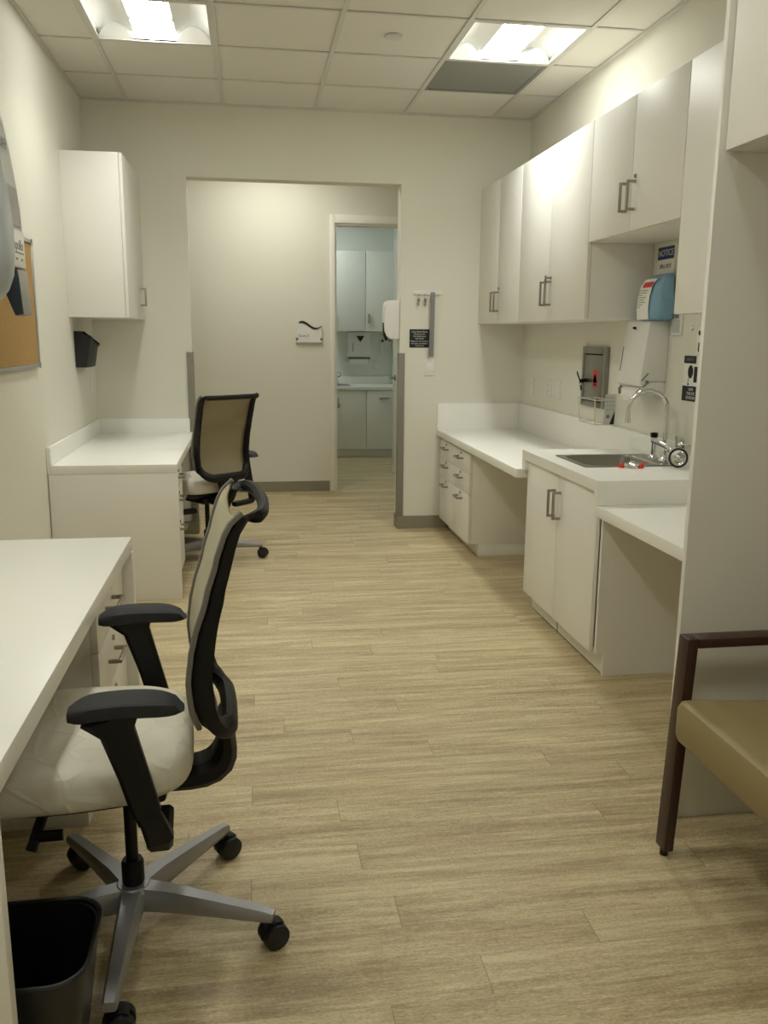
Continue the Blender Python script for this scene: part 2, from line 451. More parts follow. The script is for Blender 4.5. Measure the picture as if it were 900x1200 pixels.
hb.xf(MD).build('door_handle', 'nickel', leaf)

# ------------------------------------------------------------------ ceiling fixtures
def troffer(ix, iy, label, lampmat, watts=0):
    x0, x1, y0, y1 = cell(ix, iy)
    x0 += .012; x1 -= .012; y0 += .011; y1 -= .011
    cx, cy = (x0 + x1) / 2, (y0 + y1) / 2; w = (x1 - x0) / 2; l = (y1 - y0) / 2
    t = thing('ceiling_light', label, 'ceiling light', (cx, cy, H), 'recessed square ceiling lights')
    z = H - .001
    fr = B()
    fr.box(x0, x0 + .012, y0, y1, z, z + .012); fr.box(x1 - .012, x1, y0, y1, z, z + .012)
    fr.box(x0 + .012, x1 - .012, y0, y0 + .012, z, z + .012); fr.box(x0 + .012, x1 - .012, y1 - .012, y1, z, z + .012)
    fr.build('frame', 'grid', t, smooth=False)
    # two arched wings either side of the lens
    rf = B(); lw = .105
    for sg in (-1, 1):
        prof = []
        for k in range(13):
            a = k / 12; u = (w - .012) + (lw - (w - .012)) * a
            prof.append((cx + sg * u, z + .012 + .075 * math.sin(PI * (.08 + .80 * a)) ))
        rf.rings([[(px, y0 + .012, pz) for px, pz in prof], [(px, y1 - .012, pz) for px, pz in prof]], cap=False, closed=False)
    # end plates
    for yy in (y0 + .012, y1 - .012):
        rf.faces([(x0 + .012, yy, z + .004), (x1 - .012, yy, z + .004), (x1 - .012, yy, z + .10), (x0 + .012, yy, z + .10)], [(0, 1, 2, 3)])
    # sloped arched end pieces
    for sg in (-1, 1):
        for ye, s2 in ((y0 + .012, 1), (y1 - .012, -1)):
            a1, a2 = [], []
            for k in range(9):
                q = k / 8; u = lw + (w - .012 - lw) * q
                a1.append((cx + sg * u, ye, z + .004)); a2.append((cx + sg * u, ye + s2 * .085 * math.sin(PI * (.10 + .88 * (1 - q))), z + .006 + .05 * math.sin(PI * (1 - q))))
            rf.rings([a1, a2], cap=False, closed=False)
    rf.box(x0 - .002, x1 + .002, y0 - .002, y1 + .002, z + .115, z + .13)
    rf.box(x0 - .004, x0 - .001, y0, y1, z + .012, z + .115); rf.box(x1 + .001, x1 + .004, y0, y1, z + .012, z + .115)
    rf.build('reflector', 'refl', t)
    ln = B(); rings = []
    for yy in (y0 + .02, y1 - .02):
        rings.append([(cx + .098 * math.cos(PI * k / 14), yy, z + .044 - .036 * math.sin(PI * k / 14)) for k in range(15)])
    ln.rings(rings, cap=True)
    ln.build('lens', lampmat, t)
    if watts:
        ld = bpy.data.lights.new('troffer_lamp', 'AREA'); ld.shape = 'RECTANGLE'; ld.size = .20; ld.size_y = .52
        ld.energy = watts; ld.spread = math.radians(125); ld.color = (1.0, 1.01, .945)
        lo = bpy.data.objects.new('troffer_lamp', ld); COL.objects.link(lo); lo.parent = t; lo.location = (0, 0, -.004)
    return t
troffer(1, 2, 'recessed square ceiling light nearest the left wall, left of the two in view', 'lamp_left', 3.9)
troffer(4, 2, 'recessed square ceiling light beside the grey vent panel, right of the two in view', 'lamp', 5.0)
troffer(1, 6, 'recessed square ceiling light over the near white desk, above the top of the frame', 'lamp_near')
troffer(2, 6, 'recessed square ceiling light before the armchair, above the top of the frame', 'lamp_right')
troffer(1, 10, 'recessed square ceiling light behind the viewer on the left', 'lamp_behind')
troffer(3, 10, 'recessed square ceiling light behind the viewer on the right', 'lamp_behind')

x0, x1, y0, y1 = cell(*VC)
t = thing('ceiling_vent', 'square grey perforated return air vent set in the ceiling next to the right light', 'vent', ((x0 + x1) / 2, (y0 + y1) / 2, H))
b = B(); x0 += .013; x1 -= .013; y0 += .012; y1 -= .012
b.box(x0 + .02, x1 - .02, y0 + .02, y1 - .02, H + .004, H + .008); b.build('perforated_panel', 'vent', t)
b = B()
b.box(x0, x0 + .02, y0, y1, H, H + .012); b.box(x1 - .02, x1, y0, y1, H, H + .012)
b.box(x0 + .02, x1 - .02, y0, y0 + .02, H, H + .012); b.box(x0 + .02, x1 - .02, y1 - .02, y1, H, H + .012)
b.build('vent_frame', 'vent', t)
tag(B().lathe([(.012, .006), (.045, .006), (.047, .002), (.044, -.006), (.02, -.009)], (.755, 4.685, H), 28).build('sprinkler_cover', 'grid'),
    'small round white sprinkler cover in a ceiling tile between the two lights', 'sprinkler cover')

def hall_lamp(name, x, y, m, label):
    t = thing('ceiling_light', label, 'ceiling light', (x, y, H), 'recessed square ceiling lights')
    B().box(x - .3, x + .3, y - .3, y + .3, H - .012, H - .0005, .002).build('frame', 'grid', t)
    B().box(x - .26, x + .26, y - .26, y + .26, H - .016, H - .0125).build('lens', m, t)
hall_lamp('h', .2, 7.1, 'lamp_hall', 'ceiling light of the hall beyond the opening, hidden above its top edge')
hall_lamp('e', .55, 9.75, 'lamp_exam', 'cool ceiling light of the far exam room, hidden above its door')

# ------------------------------------------------------------------ cabinet parts
def pull_v(parent, x, y, z0, z1, sgn, mt='nickel', name='handle'):
    """square bow handle, vertical, on a face looking along sgn*X"""
    b = B(); p = .034 * sgn; s = .0055
    b.box(x + p - s * sgn, x + p + s * sgn, y - s, y + s, z0, z1, .0015)
    for z in (z0 + s, z1 - s): b.box(x + sgn * .0005, x + p - s * sgn, y - s, y + s, z - s, z + s)
    return b.build(name, mt, parent)
def pull_h(parent, x, y0, y1, z, sgn, mt='nickel', name='handle'):
    b = B(); p = .034 * sgn; s = .0055
    b.box(x + p - s * sgn, x + p + s * sgn, y0, y1, z - s, z + s, .0015)
    for y in (y0 + s, y1 - s): b.box(x + sgn * .0005, x + p - s * sgn, y - s, y + s, z - s, z + s)
    return b.build(name, mt, parent)
def lock(parent, x, y, z, sgn):
    return B().cyl((x + sgn * .0005, y, z), (x + sgn * .006, y, z), .009, seg=14).build('lock', 'nickel', parent)

def key_bunch(b, x, y, z, sgn):
    b.tube([(x + .012 * math.cos(2 * PI * k / 14), y, z - .012 + .012 * math.sin(2 * PI * k / 14)) for k in range(14)], .0012, 6, closed=True)
    for k, a in enumerate((-.25, .12)):
        xx = x + a * .02; b.box(xx - .006, xx + .006, y - .003 + k * .003, y - .001 + k * .003, z - .045, z - .022, .0008)
        b.box(xx - .003, xx + .003, y - .003 + k * .003, y - .001 + k * .003, z - .075, z - .045)

# ---- right hand wall cabinets
UXF, UXB, UT = 1.634, XR - .001, 2.413
def wall_cabinet(y0, y1, z0, z1, label, hz, ndoor=2, keys=False, grp='wall cabinets along the right wall'):
    t = thing('wall_cabinet', label, 'cabinet', ((UXF + UXB) / 2, (y0 + y1) / 2, z0), grp)
    B().box(UXF + .021, UXB, y0 + .0008, y1 - .0008, z0, z1, .001).build('body', 'white', t)
    w = (y1 - y0) / ndoor
    for k in range(ndoor):
        a, c = y0 + k * w + .002, y0 + (k + 1) * w - .002
        d = B().box(UXF, UXF + .019, a, c, z0 + .001, z1 - .002, .0015).build('door', 'white', t)
        if hz:
            hy = c - .035 if k == 0 else a + .035
            if ndoor == 1: hy = c - .035
            pull_v(d, UXF, hy, hz[0], hz[1], -1)
            if k == 0: lock(d, UXF, hy, hz[1] + .016, -1)
            if keys and k == 0:
                kb = B(); kb.cyl((UXF - .0065, hy, hz[1] + .016), (UXF - .028, hy, hz[1] + .016), .005)
                kb.box(UXF - .036, UXF - .028, hy - .010, hy + .010, hz[1] - .01, hz[1] + .028, .003)
                kb.tube([(UXF - .034, hy + .012 * math.cos(2 * PI * q / 12), hz[1] - .02 + .012 * math.sin(2 * PI * q / 12)) for q in range(12)], .0014, 6, closed=True)
                kb.box(UXF - .037, UXF - .034, hy - .005, hy + .007, hz[1] - .085, hz[1] - .03, .001)
                kb.build('key', 'steel', d)
    return t
wall_cabinet(5.25, D - .001, 1.495, UT, 'white two door wall cabinet in the far right corner, touching the back wall', (1.568, 1.70))
wall_cabinet(4.155, 5.248, 1.495, UT, 'white two door wall cabinet with keys hanging in its lock, second from the back wall', (1.575, 1.707), keys=True)
wall_cabinet(3.235, 4.153, 1.856, UT, 'shorter white two door wall cabinet with an open niche under it, above the sink', (1.938, 2.062))
wall_cabinet(2.210, 3.233, 1.497, UT, 'white wall cabinet without handles nearest the tall panel, beside the niche', None, 1)

# ---- worktops
FX = 1.346
w = thing('worktop', 'low white worktop with a high splashback in the far right corner', 'worktop', (1.66, 5.2, .70))
B().box(FX, XR - .021, 4.247, D - .021, .694, .74, .002).build('slab', 'top', w)
b = B(); b.box(XR - .02, XR - .0005, 4.247, D - .0005, .694, .93, .001); b.box(FX, XR - .0205, D - .02, D - .0005, .694, .93, .001)
b.build('splashback', 'top', w)

w = thing('sink_worktop', 'raised white worktop around the steel sink', 'worktop', (1.66, 3.75, .70))
SX0, SX1, SY0, SY1 = 1.462, 1.925, 3.615, 4.005
b = B(); a0, a1 = 3.256, 4.245; XF = 1.376
b.box(XF, SX0 + .012, a0, a1, .794, .84); b.box(SX1 - .012, XR - .021, a0, a1, .794, .84)
b.box(SX0 + .012, SX1 - .012, a0, SY0 + .012, .794, .84); b.box(SX0 + .012, SX1 - .012, SY1 - .012, a1, .794, .84)
b.build('slab', 'top', w, smooth=False)
b = B(); b.box(XF, XR - .021, a0, a0 + .034, .7405, .7939); b.build('end_drop', 'top', w, smooth=False)
B().box(XF, XR - .021, a1 - .045, a1, .742, .7939).build('end_drop', 'top', w, smooth=False)
B().box(XR - .02, XR - .0005, 3.256, 4.245, .794, .93, .001).build('splashback', 'top', w)

w = thing('worktop', 'low white worktop between the sink worktop and the tall panel', 'worktop', (1.66, 2.73, .69))
B().box(XF, XR - .0005, 2.2065, 3.2675, .694, .74, .002).build('slab', 'top', w)
B().box(XR - .02, XR - .0005, 2.210, 3.255, .7405, .84, .001).build('splashback', 'top', w)
B().cyl((1.66, 2.95, .7402), (1.66, 2.95, .7412), .004, seg=10).build('screw_head', 'steel', w)

# ---- drawer unit under the far worktop
DXF = 1.372
t = thing('drawer_cabinet', 'white drawer cabinet with six drawers in two columns under the far worktop', 'drawer cabinet', (1.66, 5.7, 0))
B().box(DXF + .021, XR - .0005, 5.30, D - .022, .085, .692, .001).build('body', 'white', t)
B().box(DXF + .075, XR - .0005, 5.303, D - .022, .0005, .0845, .001).build('toe_kick', 'white', t)
cw = [(5.303, 5.735), (5.740, D - .03)]
for a, c in cw:
    for z0, z1 in ((.545, .670), (.408, .541), (.085, .404)):
        d = B().box(DXF, DXF + .019, a, c, z0, z1, .0015).build('drawer', 'white', t)
        zc = z1 - .045; m_ = (a + c) / 2 + .02
        pull_h(d, DXF, m_ - .075, m_ + .055, zc, -1, 'nickel')
        lock(d, DXF, m_ - .01, zc + .028, -1)

# ---- sink base cabinet
BXF = 1.393
t = thing('base_cabinet', 'white two door base cabinet under the sink', 'base cabinet', (1.66, 3.73, 0))
b = B(); b.box(BXF + .021, XR - .0005, 3.268, 3.288, .10, .738); b.box(BXF + .021, XR - .0005, 4.21, 4.23, .10, .738)
b.box(1.45, XR - .0005, 3.268, 3.288, .0005, .10); b.box(BXF + .021, XR - .0005, 3.288, 4.21, .10, .12)
b.box(BXF + .021, BXF + .04, 3.2925, 4.197, .70, .7935)
b.box(XR - .02, XR - .0005, 3.288, 4.21, .12, .7)
b.build('body', 'white', t, smooth=False)
for k, (a, c) in enumerate(((3.2925, 3.743), (3.747, 4.197))):
    d = B().box(BXF, BXF + .019, a, c, .103, .785, .0015).build('door', 'white', t)
    hy = c - .03 if k == 0 else a + .035
    pull_v(d, BXF, hy, .585, .715, -1)
b = B(); b.box(1.45, 1.462, 3.29, 3.815, .008, .0995); b.box(1.45, 1.462, 3.83, 4.21, .008, .0995); b.build('toe_kick', 'white', t)
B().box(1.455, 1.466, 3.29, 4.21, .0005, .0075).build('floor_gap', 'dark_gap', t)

# ---- sink
t = thing('sink', 'rectangular stainless steel sink set in the raised worktop', 'sink', ((SX0 + SX1) / 2, 3.81, .70))
def rrect(x0, x1, y0, y1, r, z, n=6):
    pts = []
    for cx, cy, a0 in ((x1 - r, y1 - r, 0), (x0 + r, y1 - r, PI / 2), (x0 + r, y0 + r, PI), (x1 - r, y0 + r, 1.5 * PI)):
        for k in range(n + 1):
            a = a0 + PI / 2 * k / n; pts.append((cx + r * math.cos(a), cy + r * math.sin(a), z))
    return pts
b = B(); R = []
R.append(rrect(SX0, SX1, SY0, SY1, .012, .8402)); R.append(rrect(SX0 + .002, SX1 - .002, SY0 + .002, SY1 - .002, .012, .845))
R.append(rrect(SX0 + .026, 1.835, SY0 + .022, SY1 - .022, .06, .845)); R.append(rrect(SX0 + .032, 1.829, SY0 + .028, SY1 - .028, .058, .838))
R.append(rrect(SX0 + .045, 1.816, SY0 + .04, SY1 - .04, .05, .70)); R.append(rrect(SX0 + .075, 1.786, SY0 + .07, SY1 - .07, .04, .672))
R.append(rrect(1.62, 1.68, 3.78, 3.84, .028, .668))
b.rings(R, cap=False); b.build('basin', 'steel', t)
B().lathe([(.0, .001), (.034, .001), (.036, .004), (.03, .005), (.0, .004)], (1.65, 3.81, .669), 24).build('drain', 'chrome', t)

# ---- faucet with gooseneck spout and blade handles
fx, fy, fz = 1.893, 3.738, .8455
t = thing('faucet', 'chrome gooseneck faucet at the back of the sink', 'faucet', (fx, fy, fz))
b = B().lathe([(.0, 0), (.027, 0), (.027, .006), (.02, .018), (.016, .03), (.016, .05), (.0, .05)], (fx, fy, fz + .0005))
b.lathe([(.013, .05), (.013, .06), (.0, .06)], (fx, fy, fz)); b.build('spout_base', 'chrome', t)
pts = [(fx, fy, fz + .055 + .02 * k) for k in range(10)]
R_ = .084; zc = fz + .055 + .185
for k in range(1, 15):
    a = PI * k / 15 * 1.02; pts.append((fx - R_ + R_ * math.cos(a), fy + .02 * (1 - math.cos(a)), zc + R_ * math.sin(a)))
pts += [(fx - 2 * R_ - .002, fy + .04, zc - .012), (fx - 2 * R_ - .001, fy + .04, zc - .045)]
B().tube(pts, .0105, 14).build('spout', 'chrome', t)
B().cyl((fx - 2 * R_ - .001, fy + .04, zc - .064), (fx - 2 * R_ - .001, fy + .04, zc - .045), .0125, seg=16).build('aerator', 'chrome', t)
b = B().cyl((fx + .002, fy - .075, fz + .0005), (fx + .002, fy - .075, fz + .045), .018, .014)
b.bar([(fx + .002, fy - .075, fz + .05), (fx - .02, fy - .06, fz + .075), (fx - .06, fy + .01, fz + .10)], (0, 0, 1), .022, .008); b.build('blade_handle', 'chrome', t)
b = B().box(fx + .020, fx + .027, fy - .15, fy - .055, fz + .075, fz + .125, .003); b.cyl((fx + .0235, fy - .07, fz + .0005), (fx + .0235, fy - .07, fz + .076), .010); b.build('blade_handle', 'chrome', t)
t = thing('side_sprayer', 'chrome side spray standing left of the gooseneck faucet', 'sprayer', (1.885, 3.832, fz))
B().lathe([(.0, 0), (.022, 0), (.02, .012), (.014, .02), (.0, .02)], (1.885, 3.832, fz + .0005)).build('sprayer_base', 'chrome', t)
B().lathe([(.011, .0205), (.012, .05), (.014, .09), (.015, .1), (.0, .1)], (1.885, 3.832, fz)).build('sprayer_wand', 'chrome', t)
B().lathe([(.015, .1005), (.018, .108), (.017, .122), (.0, .125)], (1.885, 3.832, fz)).build('sprayer_head', 'black', t)
# basket strainer leaning by the faucet
sv = Vector((1.868, 3.548, .8402 + .047)); sd = Vector((-.70, -.68, .16)).normalized()
Ms = Matrix.Translation(sv) @ sd.to_track_quat('Z', 'Y').to_matrix().to_4x4()
t = thing('sink_strainer', 'round chrome basket strainer with a black rubber ring leaning behind the sink', 'strainer', tuple(sv))
B().lathe([(.0, -.006), (.02, -.005), (.033, .004), (.036, .008), (.033, .010), (.02, .002), (.0, .0)], (0, 0, 0)).xf(Ms).build('strainer_bowl', 'chrome', t)
B().tube([(.0395 * math.cos(2 * PI * k / 28), .0395 * math.sin(2 * PI * k / 28), .006) for k in range(28)], .0048, 8, closed=True).xf(Ms).build('rubber_ring', 'rubber', t)
b = B().lathe([(.0, .0), (.006, .0), (.006, .014), (.012, .016), (.012, .02), (.0, .022)], (0, 0, .001)).xf(Ms).build('strainer_knob', 'chrome', t)
# loose eyewash fitting with red caps lying at the front rim
t = thing('eyewash_fitting', 'small chrome eyewash fitting with red caps lying on the worktop in front of the sink', 'eyewash fitting', (1.665, 3.59, .84))
ey = Vector((1.67, 3.588, .8402))
b = B().cyl(ey + Vector((-.036, .008, .015)), ey + Vector((.034, -.010, .015)), .0095)
b.lathe([(.0, -.0), (.015, 0), (.016, .018), (.012, .028), (.0, .03)], ey + Vector((0, 0, .0005)), 16)
b.cyl(ey + Vector((-.012, -.004, .014)), ey + Vector((.0, -.03, .010)), .009); b.build('fitting_body', 'chrome', t)
for dx in (-.044, .036):
    B().lathe([(.0, 0), (.0125, 0), (.0135, .011), (.009, .020), (.0, .021)], ey + Vector((dx, .010 if dx < 0 else -.013, .0003)), 16).build('red_cap', 'redcap', t)
B().bar([ey + Vector((.047, -.012, .021)), ey + Vector((.066, -.014, .025))], (0, 1, 0), .012, .004).build('red_tab', 'redcap', t)

# ---- things on the right wall
def screen_plate(name, label, cat, y, z, w, h, kind, grp=None):
    t = thing(name, label, cat, (XR, y, z - h / 2), grp)
    B().box(XR - .006, XR - .0004, y - w / 2, y + w / 2, z - h / 2, z + h / 2, .002).build('plate', 'plastic', t)
    if kind == 'switch':
        B().box(XR - .011, XR - .0064, y - .017, y + .017, z - .033, z + .033, .002).build('rocker', 'trim', t)
    else:
        for dz in (-.02, .02):
            s_ = B().box(XR - .009, XR - .0064, y - .017, y + .017, z + dz - .015, z + dz + .015, .003).build('socket', 'trim', t)
            b = B(); b.box(XR - .0095, XR - .0091, y - .008, y - .006, z + dz - .004, z + dz + .006); b.box(XR - .0095, XR - .0091, y + .006, y + .008, z + dz - .004, z + dz + .006); b.build('slot', 'ink', s_)
    return t
screen_plate('outlet_plate', 'white outlet plate on the right wall nearest the far corner', 'outlet', 5.93, 1.066, .07, .115, 'outlet')
screen_plate('outlet_plate', 'white outlet plate on the right wall directly left of the rocker switch', 'outlet', 5.575, 1.075, .07, .115, 'outlet')
screen_plate('switch_plate', 'white rocker switch plate on the right wall nearest the steel box', 'switch', 5.395, 1.075, .07, .115, 'switch')

# steel key box with red sticker
t = thing('steel_lock_box', 'recessed stainless steel box with a red sticker on the right wall', 'lock box', (XR, 4.79, 1.012))
b = B(); y0, y1, z0, z1 = 4.612, 4.975, 1.012, 1.355
b.box(XR - .018, XR - .0004, y0, y0 + .055, z0, z1, .002); b.box(XR - .018, XR - .0004, y1 - .03, y1, z0, z1, .002)
b.box(XR - .018, XR - .0004, y0 + .055, y1 - .03, z1 - .04, z1, .002); b.box(XR - .018, XR - .0004, y0 + .055, y1 - .03, z0, z0 + .03, .002)
b.build('flange', 'steel', t)
d = B().box(XR - .016, XR - .002, y0 + .062, y1 - .036, z0 + .036, z1 - .047, .002).build('door', 'steel', t)
B().box(XR - .0015, XR - .0003, y0 + .05, y1 - .025, z0 + .025, z1 - .035).build('gap', 'dark_gap', t)
st = B().box(XR - .0168, XR - .0162, 4.735, 4.80, 1.125, 1.225).build('sticker', 'red', d)
b = B()
for k in range(3): b.lathe([(.012, -.0004), (.016, -.0004), (.016, .0004), (.012, .0004), (.012, -.0004)], (XR - .0173, 4.767 + .013 * math.cos(PI / 2 + k * 2.094), 1.17 + .013 * math.sin(PI / 2 + k * 2.094)), 18, 'x')
b.box(XR - .0174, XR - .017, 4.745, 4.79, 1.135, 1.146); b.build('hazard_mark', 'ink', st)
b = B().cyl((XR - .0165, 4.89, 1.16), (XR - .035, 4.89, 1.16), .011)
b.box(XR - .062, XR - .034, 4.885, 4.895, 1.145, 1.168, .003); b.build('lock', 'black', d)
b = B(); b.tube([(XR - .055, 4.89 + .017 * math.cos(2 * PI * k / 14), 1.145 + .017 * math.sin(2 * PI * k / 14)) for k in range(14)], .0016, 6, closed=True)
b.bar([(XR - .055, 4.90, 1.158), (XR - .052, 4.945, 1.19), (XR - .05, 4.965, 1.205)], (1, 0, 0), .004, .014)
b.bar([(XR - .055, 4.885, 1.13), (XR - .054, 4.875, 1.105)], (1, 0, 0), .004, .022); b.build('key_bunch', 'black', d)

# wire basket on the splashback edge
t = thing('wire_basket', 'pale open wire basket fixed to the wall beside the steel box', 'wire basket', (1.92, 4.61, .935))
b = B(); r = .0026
def wrect(x0, x1, y0, y1, z): return [(x0, y0, z), (x1, y0, z), (x1, y1, z), (x0, y1, z)]
top = wrect(1.852, 1.951, 4.485, 4.735, 1.072); bot = wrect(1.862, 1.951, 4.50, 4.72, .938)
for q in (top, bot):
    for i in range(4): b.tube([q[i], q[(i + 1) % 4]], r, 8)
for i in range(4): b.tube([top[i], bot[i]], r, 8)
b.build('frame', 'wire', t)
t = thing('printed_card', 'cream card with rows of dark dots standing against the near end of the wire basket', 'card', (1.935, 4.47, .932))
B().prism([(1.900, .942), (1.962, .942), (1.968, 1.105), (1.908, 1.105)], 'y', 4.476, 4.480).build('card', 'plasticg', t)
b = B()
for i in range(3):
    for j in range(4): b.cyl((1.918 + i * .016, 4.4758, 1.088 - j * .022), (1.918 + i * .016, 4.475, 1.088 - j * .022), .0032, seg=8)
b.build('dot_print', 'inkgrey', t)
B().lathe([(.005, 0), (.011, 0), (.011, .0006), (.005, .0006)], (1.925, 4.4752, .985), 16, 'y').build('round_print', 'inkgrey', t)
B().prism([(1.935, .943), (1.961, .943), (1.964, 1.02)], 'y', 4.4745, 4.4757).build('dark_corner', 'ink', t)

# white folded-towel dispenser, wedge shaped
t = thing('paper_towel_dispenser', 'white wedge shaped paper towel dispenser on the wall above the sink faucet', 'paper towel dispenser', (1.88, 4.1, 1.15))
ty0, ty1 = 3.935, 4.205
b = B().prism([(XR - .0006, 1.20), (XR - .0006, 1.487), (1.876, 1.487), (1.842, 1.19), (1.855, 1.175), (1.88, 1.20)], 'y', ty0, ty1, .005); b.build('housing', 'plastic', t)
b = B().prism([(XR - .0006, 1.14), (XR - .0006, 1.198), (1.895, 1.198), (1.87, 1.17), (1.895, 1.14)], 'y', ty0 + .003, ty1 - .003, .003); b.build('tray', 'plastic', t)
B().bar([(1.875, 4.08, 1.172), (1.856, 4.08, 1.155), (1.852, 4.08, 1.125), (1.868, 4.08, 1.10)], (0, 1, 0), .17, .004).build('paper_towel', 'paper', t)
def on_front(dz): return 1.876 + (1.842 - 1.876) * (1.487 - dz) / .297
b = B().cyl((on_front(1.455) - .001, 4.08, 1.455), (on_front(1.455) - .012, 4.08, 1.453), .006); b.bar([(on_front(1.455) - .008, 4.095, 1.455), (on_front(1.455) - .008, 4.065, 1.449)], (1, 0, 0), .006, .006); b.build('lock', 'black', t)
Mt = face_mx(1.8128, 4.205, 1.305) ; b = B()
for k in range(11): 
    zz = 1.245 + k * .011; b.box(on_front(zz) - .0012, on_front(zz) - .0006, 4.176, 4.186, zz, zz + .0075)
b.build('vertical_print', 'ink', t)
b = B().bar([(1.882, ty0 - .002, 1.24), (1.85, ty0 - .002, 1.205)], (0, 1, 0), .004, .006); b.cyl((1.878, ty0, 1.20), (1.878, ty0 - .006, 1.20), .008); b.build('side_latch', 'inkgrey', t)
B().bar([(1.855, 4.165, 1.172), (1.846, 4.17, 1.155), (1.85, 4.17, 1.13)], (1, 0, 0), .012, .014).build('release_tab', 'inkgrey', t)

# blue pack standing on the dispenser
t = thing('spill_pack', 'soft blue plastic pack with a white label standing on the white towel dispenser', 'pack', (1.92, 3.965, 1.488))
def superring(cx, cy, rx, ry, z, n=24, e=.5):
    out = []
    for k in range(n):
        a = 2 * PI * k / n; c, s_ = math.cos(a), math.sin(a)
        out.append((cx + rx * math.copysign(abs(c) ** e, c), cy + ry * math.copysign(abs(s_) ** e, s_), z))
    return out
b = B(); R = []
for k, (z, sx, sy, ox) in enumerate(((1.4885, .034, .092, 0), (1.496, .050, .104, 0), (1.54, .054, .108, .002), (1.60, .052, .106, .004), (1.65, .044, .102, .010), (1.685, .032, .095, .018), (1.70, .014, .086, .026))):
    R.append([(x + .004 * math.sin(y * 60 + k), y + .003 * math.sin(k * 2.1), z) for x, y, z in superring(1.912 + ox, 3.965, sx, sy, z)])
b.rings(R); pack = b.build('pouch', 'packblue', t)
b = B(); R = []
for z, x in ((1.492, 1.862), (1.54, 1.857), (1.60, 1.861), (1.65, 1.874), (1.68, 1.896)):
    R.append([(x - .0045, 3.92, z), (x - .005, 3.95, z), (x - .005, 4.01, z), (x - .0035, 4.045, z)])
b.rings(R, cap=False, closed=False); lb = b.build('label_sheet', 'paper', t)
b = B(); R = []
for z, x in ((1.640, 1.8655), (1.655, 1.8705), (1.666, 1.880)): R.append([(x - .0008, 3.926, z), (x - .0012, 3.96, z), (x - .0008, 4.02, z)])
b.rings(R, cap=False, closed=False); b.build('red_band', 'red', lb)
b = B()
for k in range(8):
    zz = 1.625 - k * .011; x_ = 1.861 - (1.60 - zz) * .07 if zz < 1.60 else 1.861 + (zz - 1.60) * .26
    ww = (.085, .075, .04, .08, .06, .08, .05, .03)[k]
    b.box(x_ - .0068, x_ - .0056, 4.035 - ww, 4.035, zz, zz + .0028)
b.build('fine_print', 'inkgrey', lb)

# notice sign in the niche
t = thing('notice_sign', 'small NOTICE sign with blue header on the wall in the niche under the short cabinet', 'sign', (XR, 4.02, 1.72))
B().box(XR - .003, XR - .0004, 3.932, 4.108, 1.708, 1.838, .0008).build('sign_panel', 'paper', t)
h = B().box(XR - .0036, XR - .0031, 3.937, 4.103, 1.775, 1.833).build('header', 'bluehdr', t)
B().text('NOTICE', .042, face_mx(XR - .0042, 4.02, 1.803)).build('header_text', 'inkwhite', h)
B().text('SPILL KITS', .026, face_mx(XR - .0036, 4.02, 1.742)).build('sign_text', 'ink', t)

# small framed plate and hooks
t = thing('wall_label_holder', 'small pale rectangular label holder on the right wall under the handleless cabinet', 'label holder', (XR, 3.852, 1.42))
B().box(XR - .010, XR - .0004, 3.806, 3.898, 1.42, 1.53, .002).build('holder', 'plastic', t)
B().box(XR - .0112, XR - .0104, 3.816, 3.89, 1.432, 1.49).build('insert', 'plasticg', t)
B().text('180', .03, face_mx(XR - .0112, 3.853, 1.505)).build('print', 'inkgrey', t)
tag(B().lathe([(.0, -.010), (.008, -.010), (.011, -.006), (.011, -.0004), (.0, -.0004)], (XR, 3.715, 1.451), 16, 'x').build('wall_stud', 'plastic'), 'round white screw cap on the right wall beside the label holder', 'screw cap')
# eyewash sign
t = thing('eyewash_sign', 'white sign with dark pictogram and black text panels by the tall panel edge', 'sign', (XR, 3.66, 1.13))
B().box(XR - .0025, XR - .0004, 3.55, 3.765, 1.125, 1.33, .0006).build('sign_panel', 'paper', t)
h = B().box(XR - .0032, XR - .0026, 3.655, 3.764, 1.295, 1.329).build('header', 'ink', t)
B().text('SAFETY', .020, face_mx(XR - .0036, 3.71, 1.312)).build('header_text', 'inkgrey', h)
h = B().box(XR - .0032, XR - .0026, 3.60, 3.764, 1.126, 1.194).build('footer', 'ink', t)
B().text('LAVE\nTHIS EYE\nSTATION', .019, face_mx(XR - .0036, 3.685, 1.16)).build('footer_text', 'inkwhite', h)
b = B()
b.faces([(XR - .003, 3.70 + .024 * math.cos(2 * PI * k / 20) , 1.258 + .030 * math.sin(2 * PI * k / 20)) for k in range(20)], [tuple(range(20))])
b.box(XR - .0034, XR - .0027, 3.715, 3.719, 1.2, 1.23); b.box(XR - .0034, XR - .0027, 3.708, 3.722, 1.198, 1.205)
b.box(XR - .0034, XR - .0027, 3.60, 3.668, 1.212, 1.282); b.build('pictogram', 'ink', t)
b = B(); b.box(XR - .0034, XR - .0027, 3.585, 3.635, 1.30, 1.322); b.build('mark', 'ink', t)
t = thing('wall_notice', 'narrow white notice with black holes on the right wall above the pictogram sign', 'notice', (XR, 3.57, 1.36))
B().box(XR - .002, XR - .0004, 3.60, 3.672, 1.335, 1.46, .0005).build('sheet', 'paper', t)
b = B(); b.cyl((XR - .0022, 3.645, 1.43), (XR - .003, 3.645, 1.43), .011, seg=16); b.build('hole_mark', 'ink', t); b = B(); b.box(XR - .003, XR - .0022, 3.61, 3.65, 1.348, 1.388); b.build('print', 'ink', t)

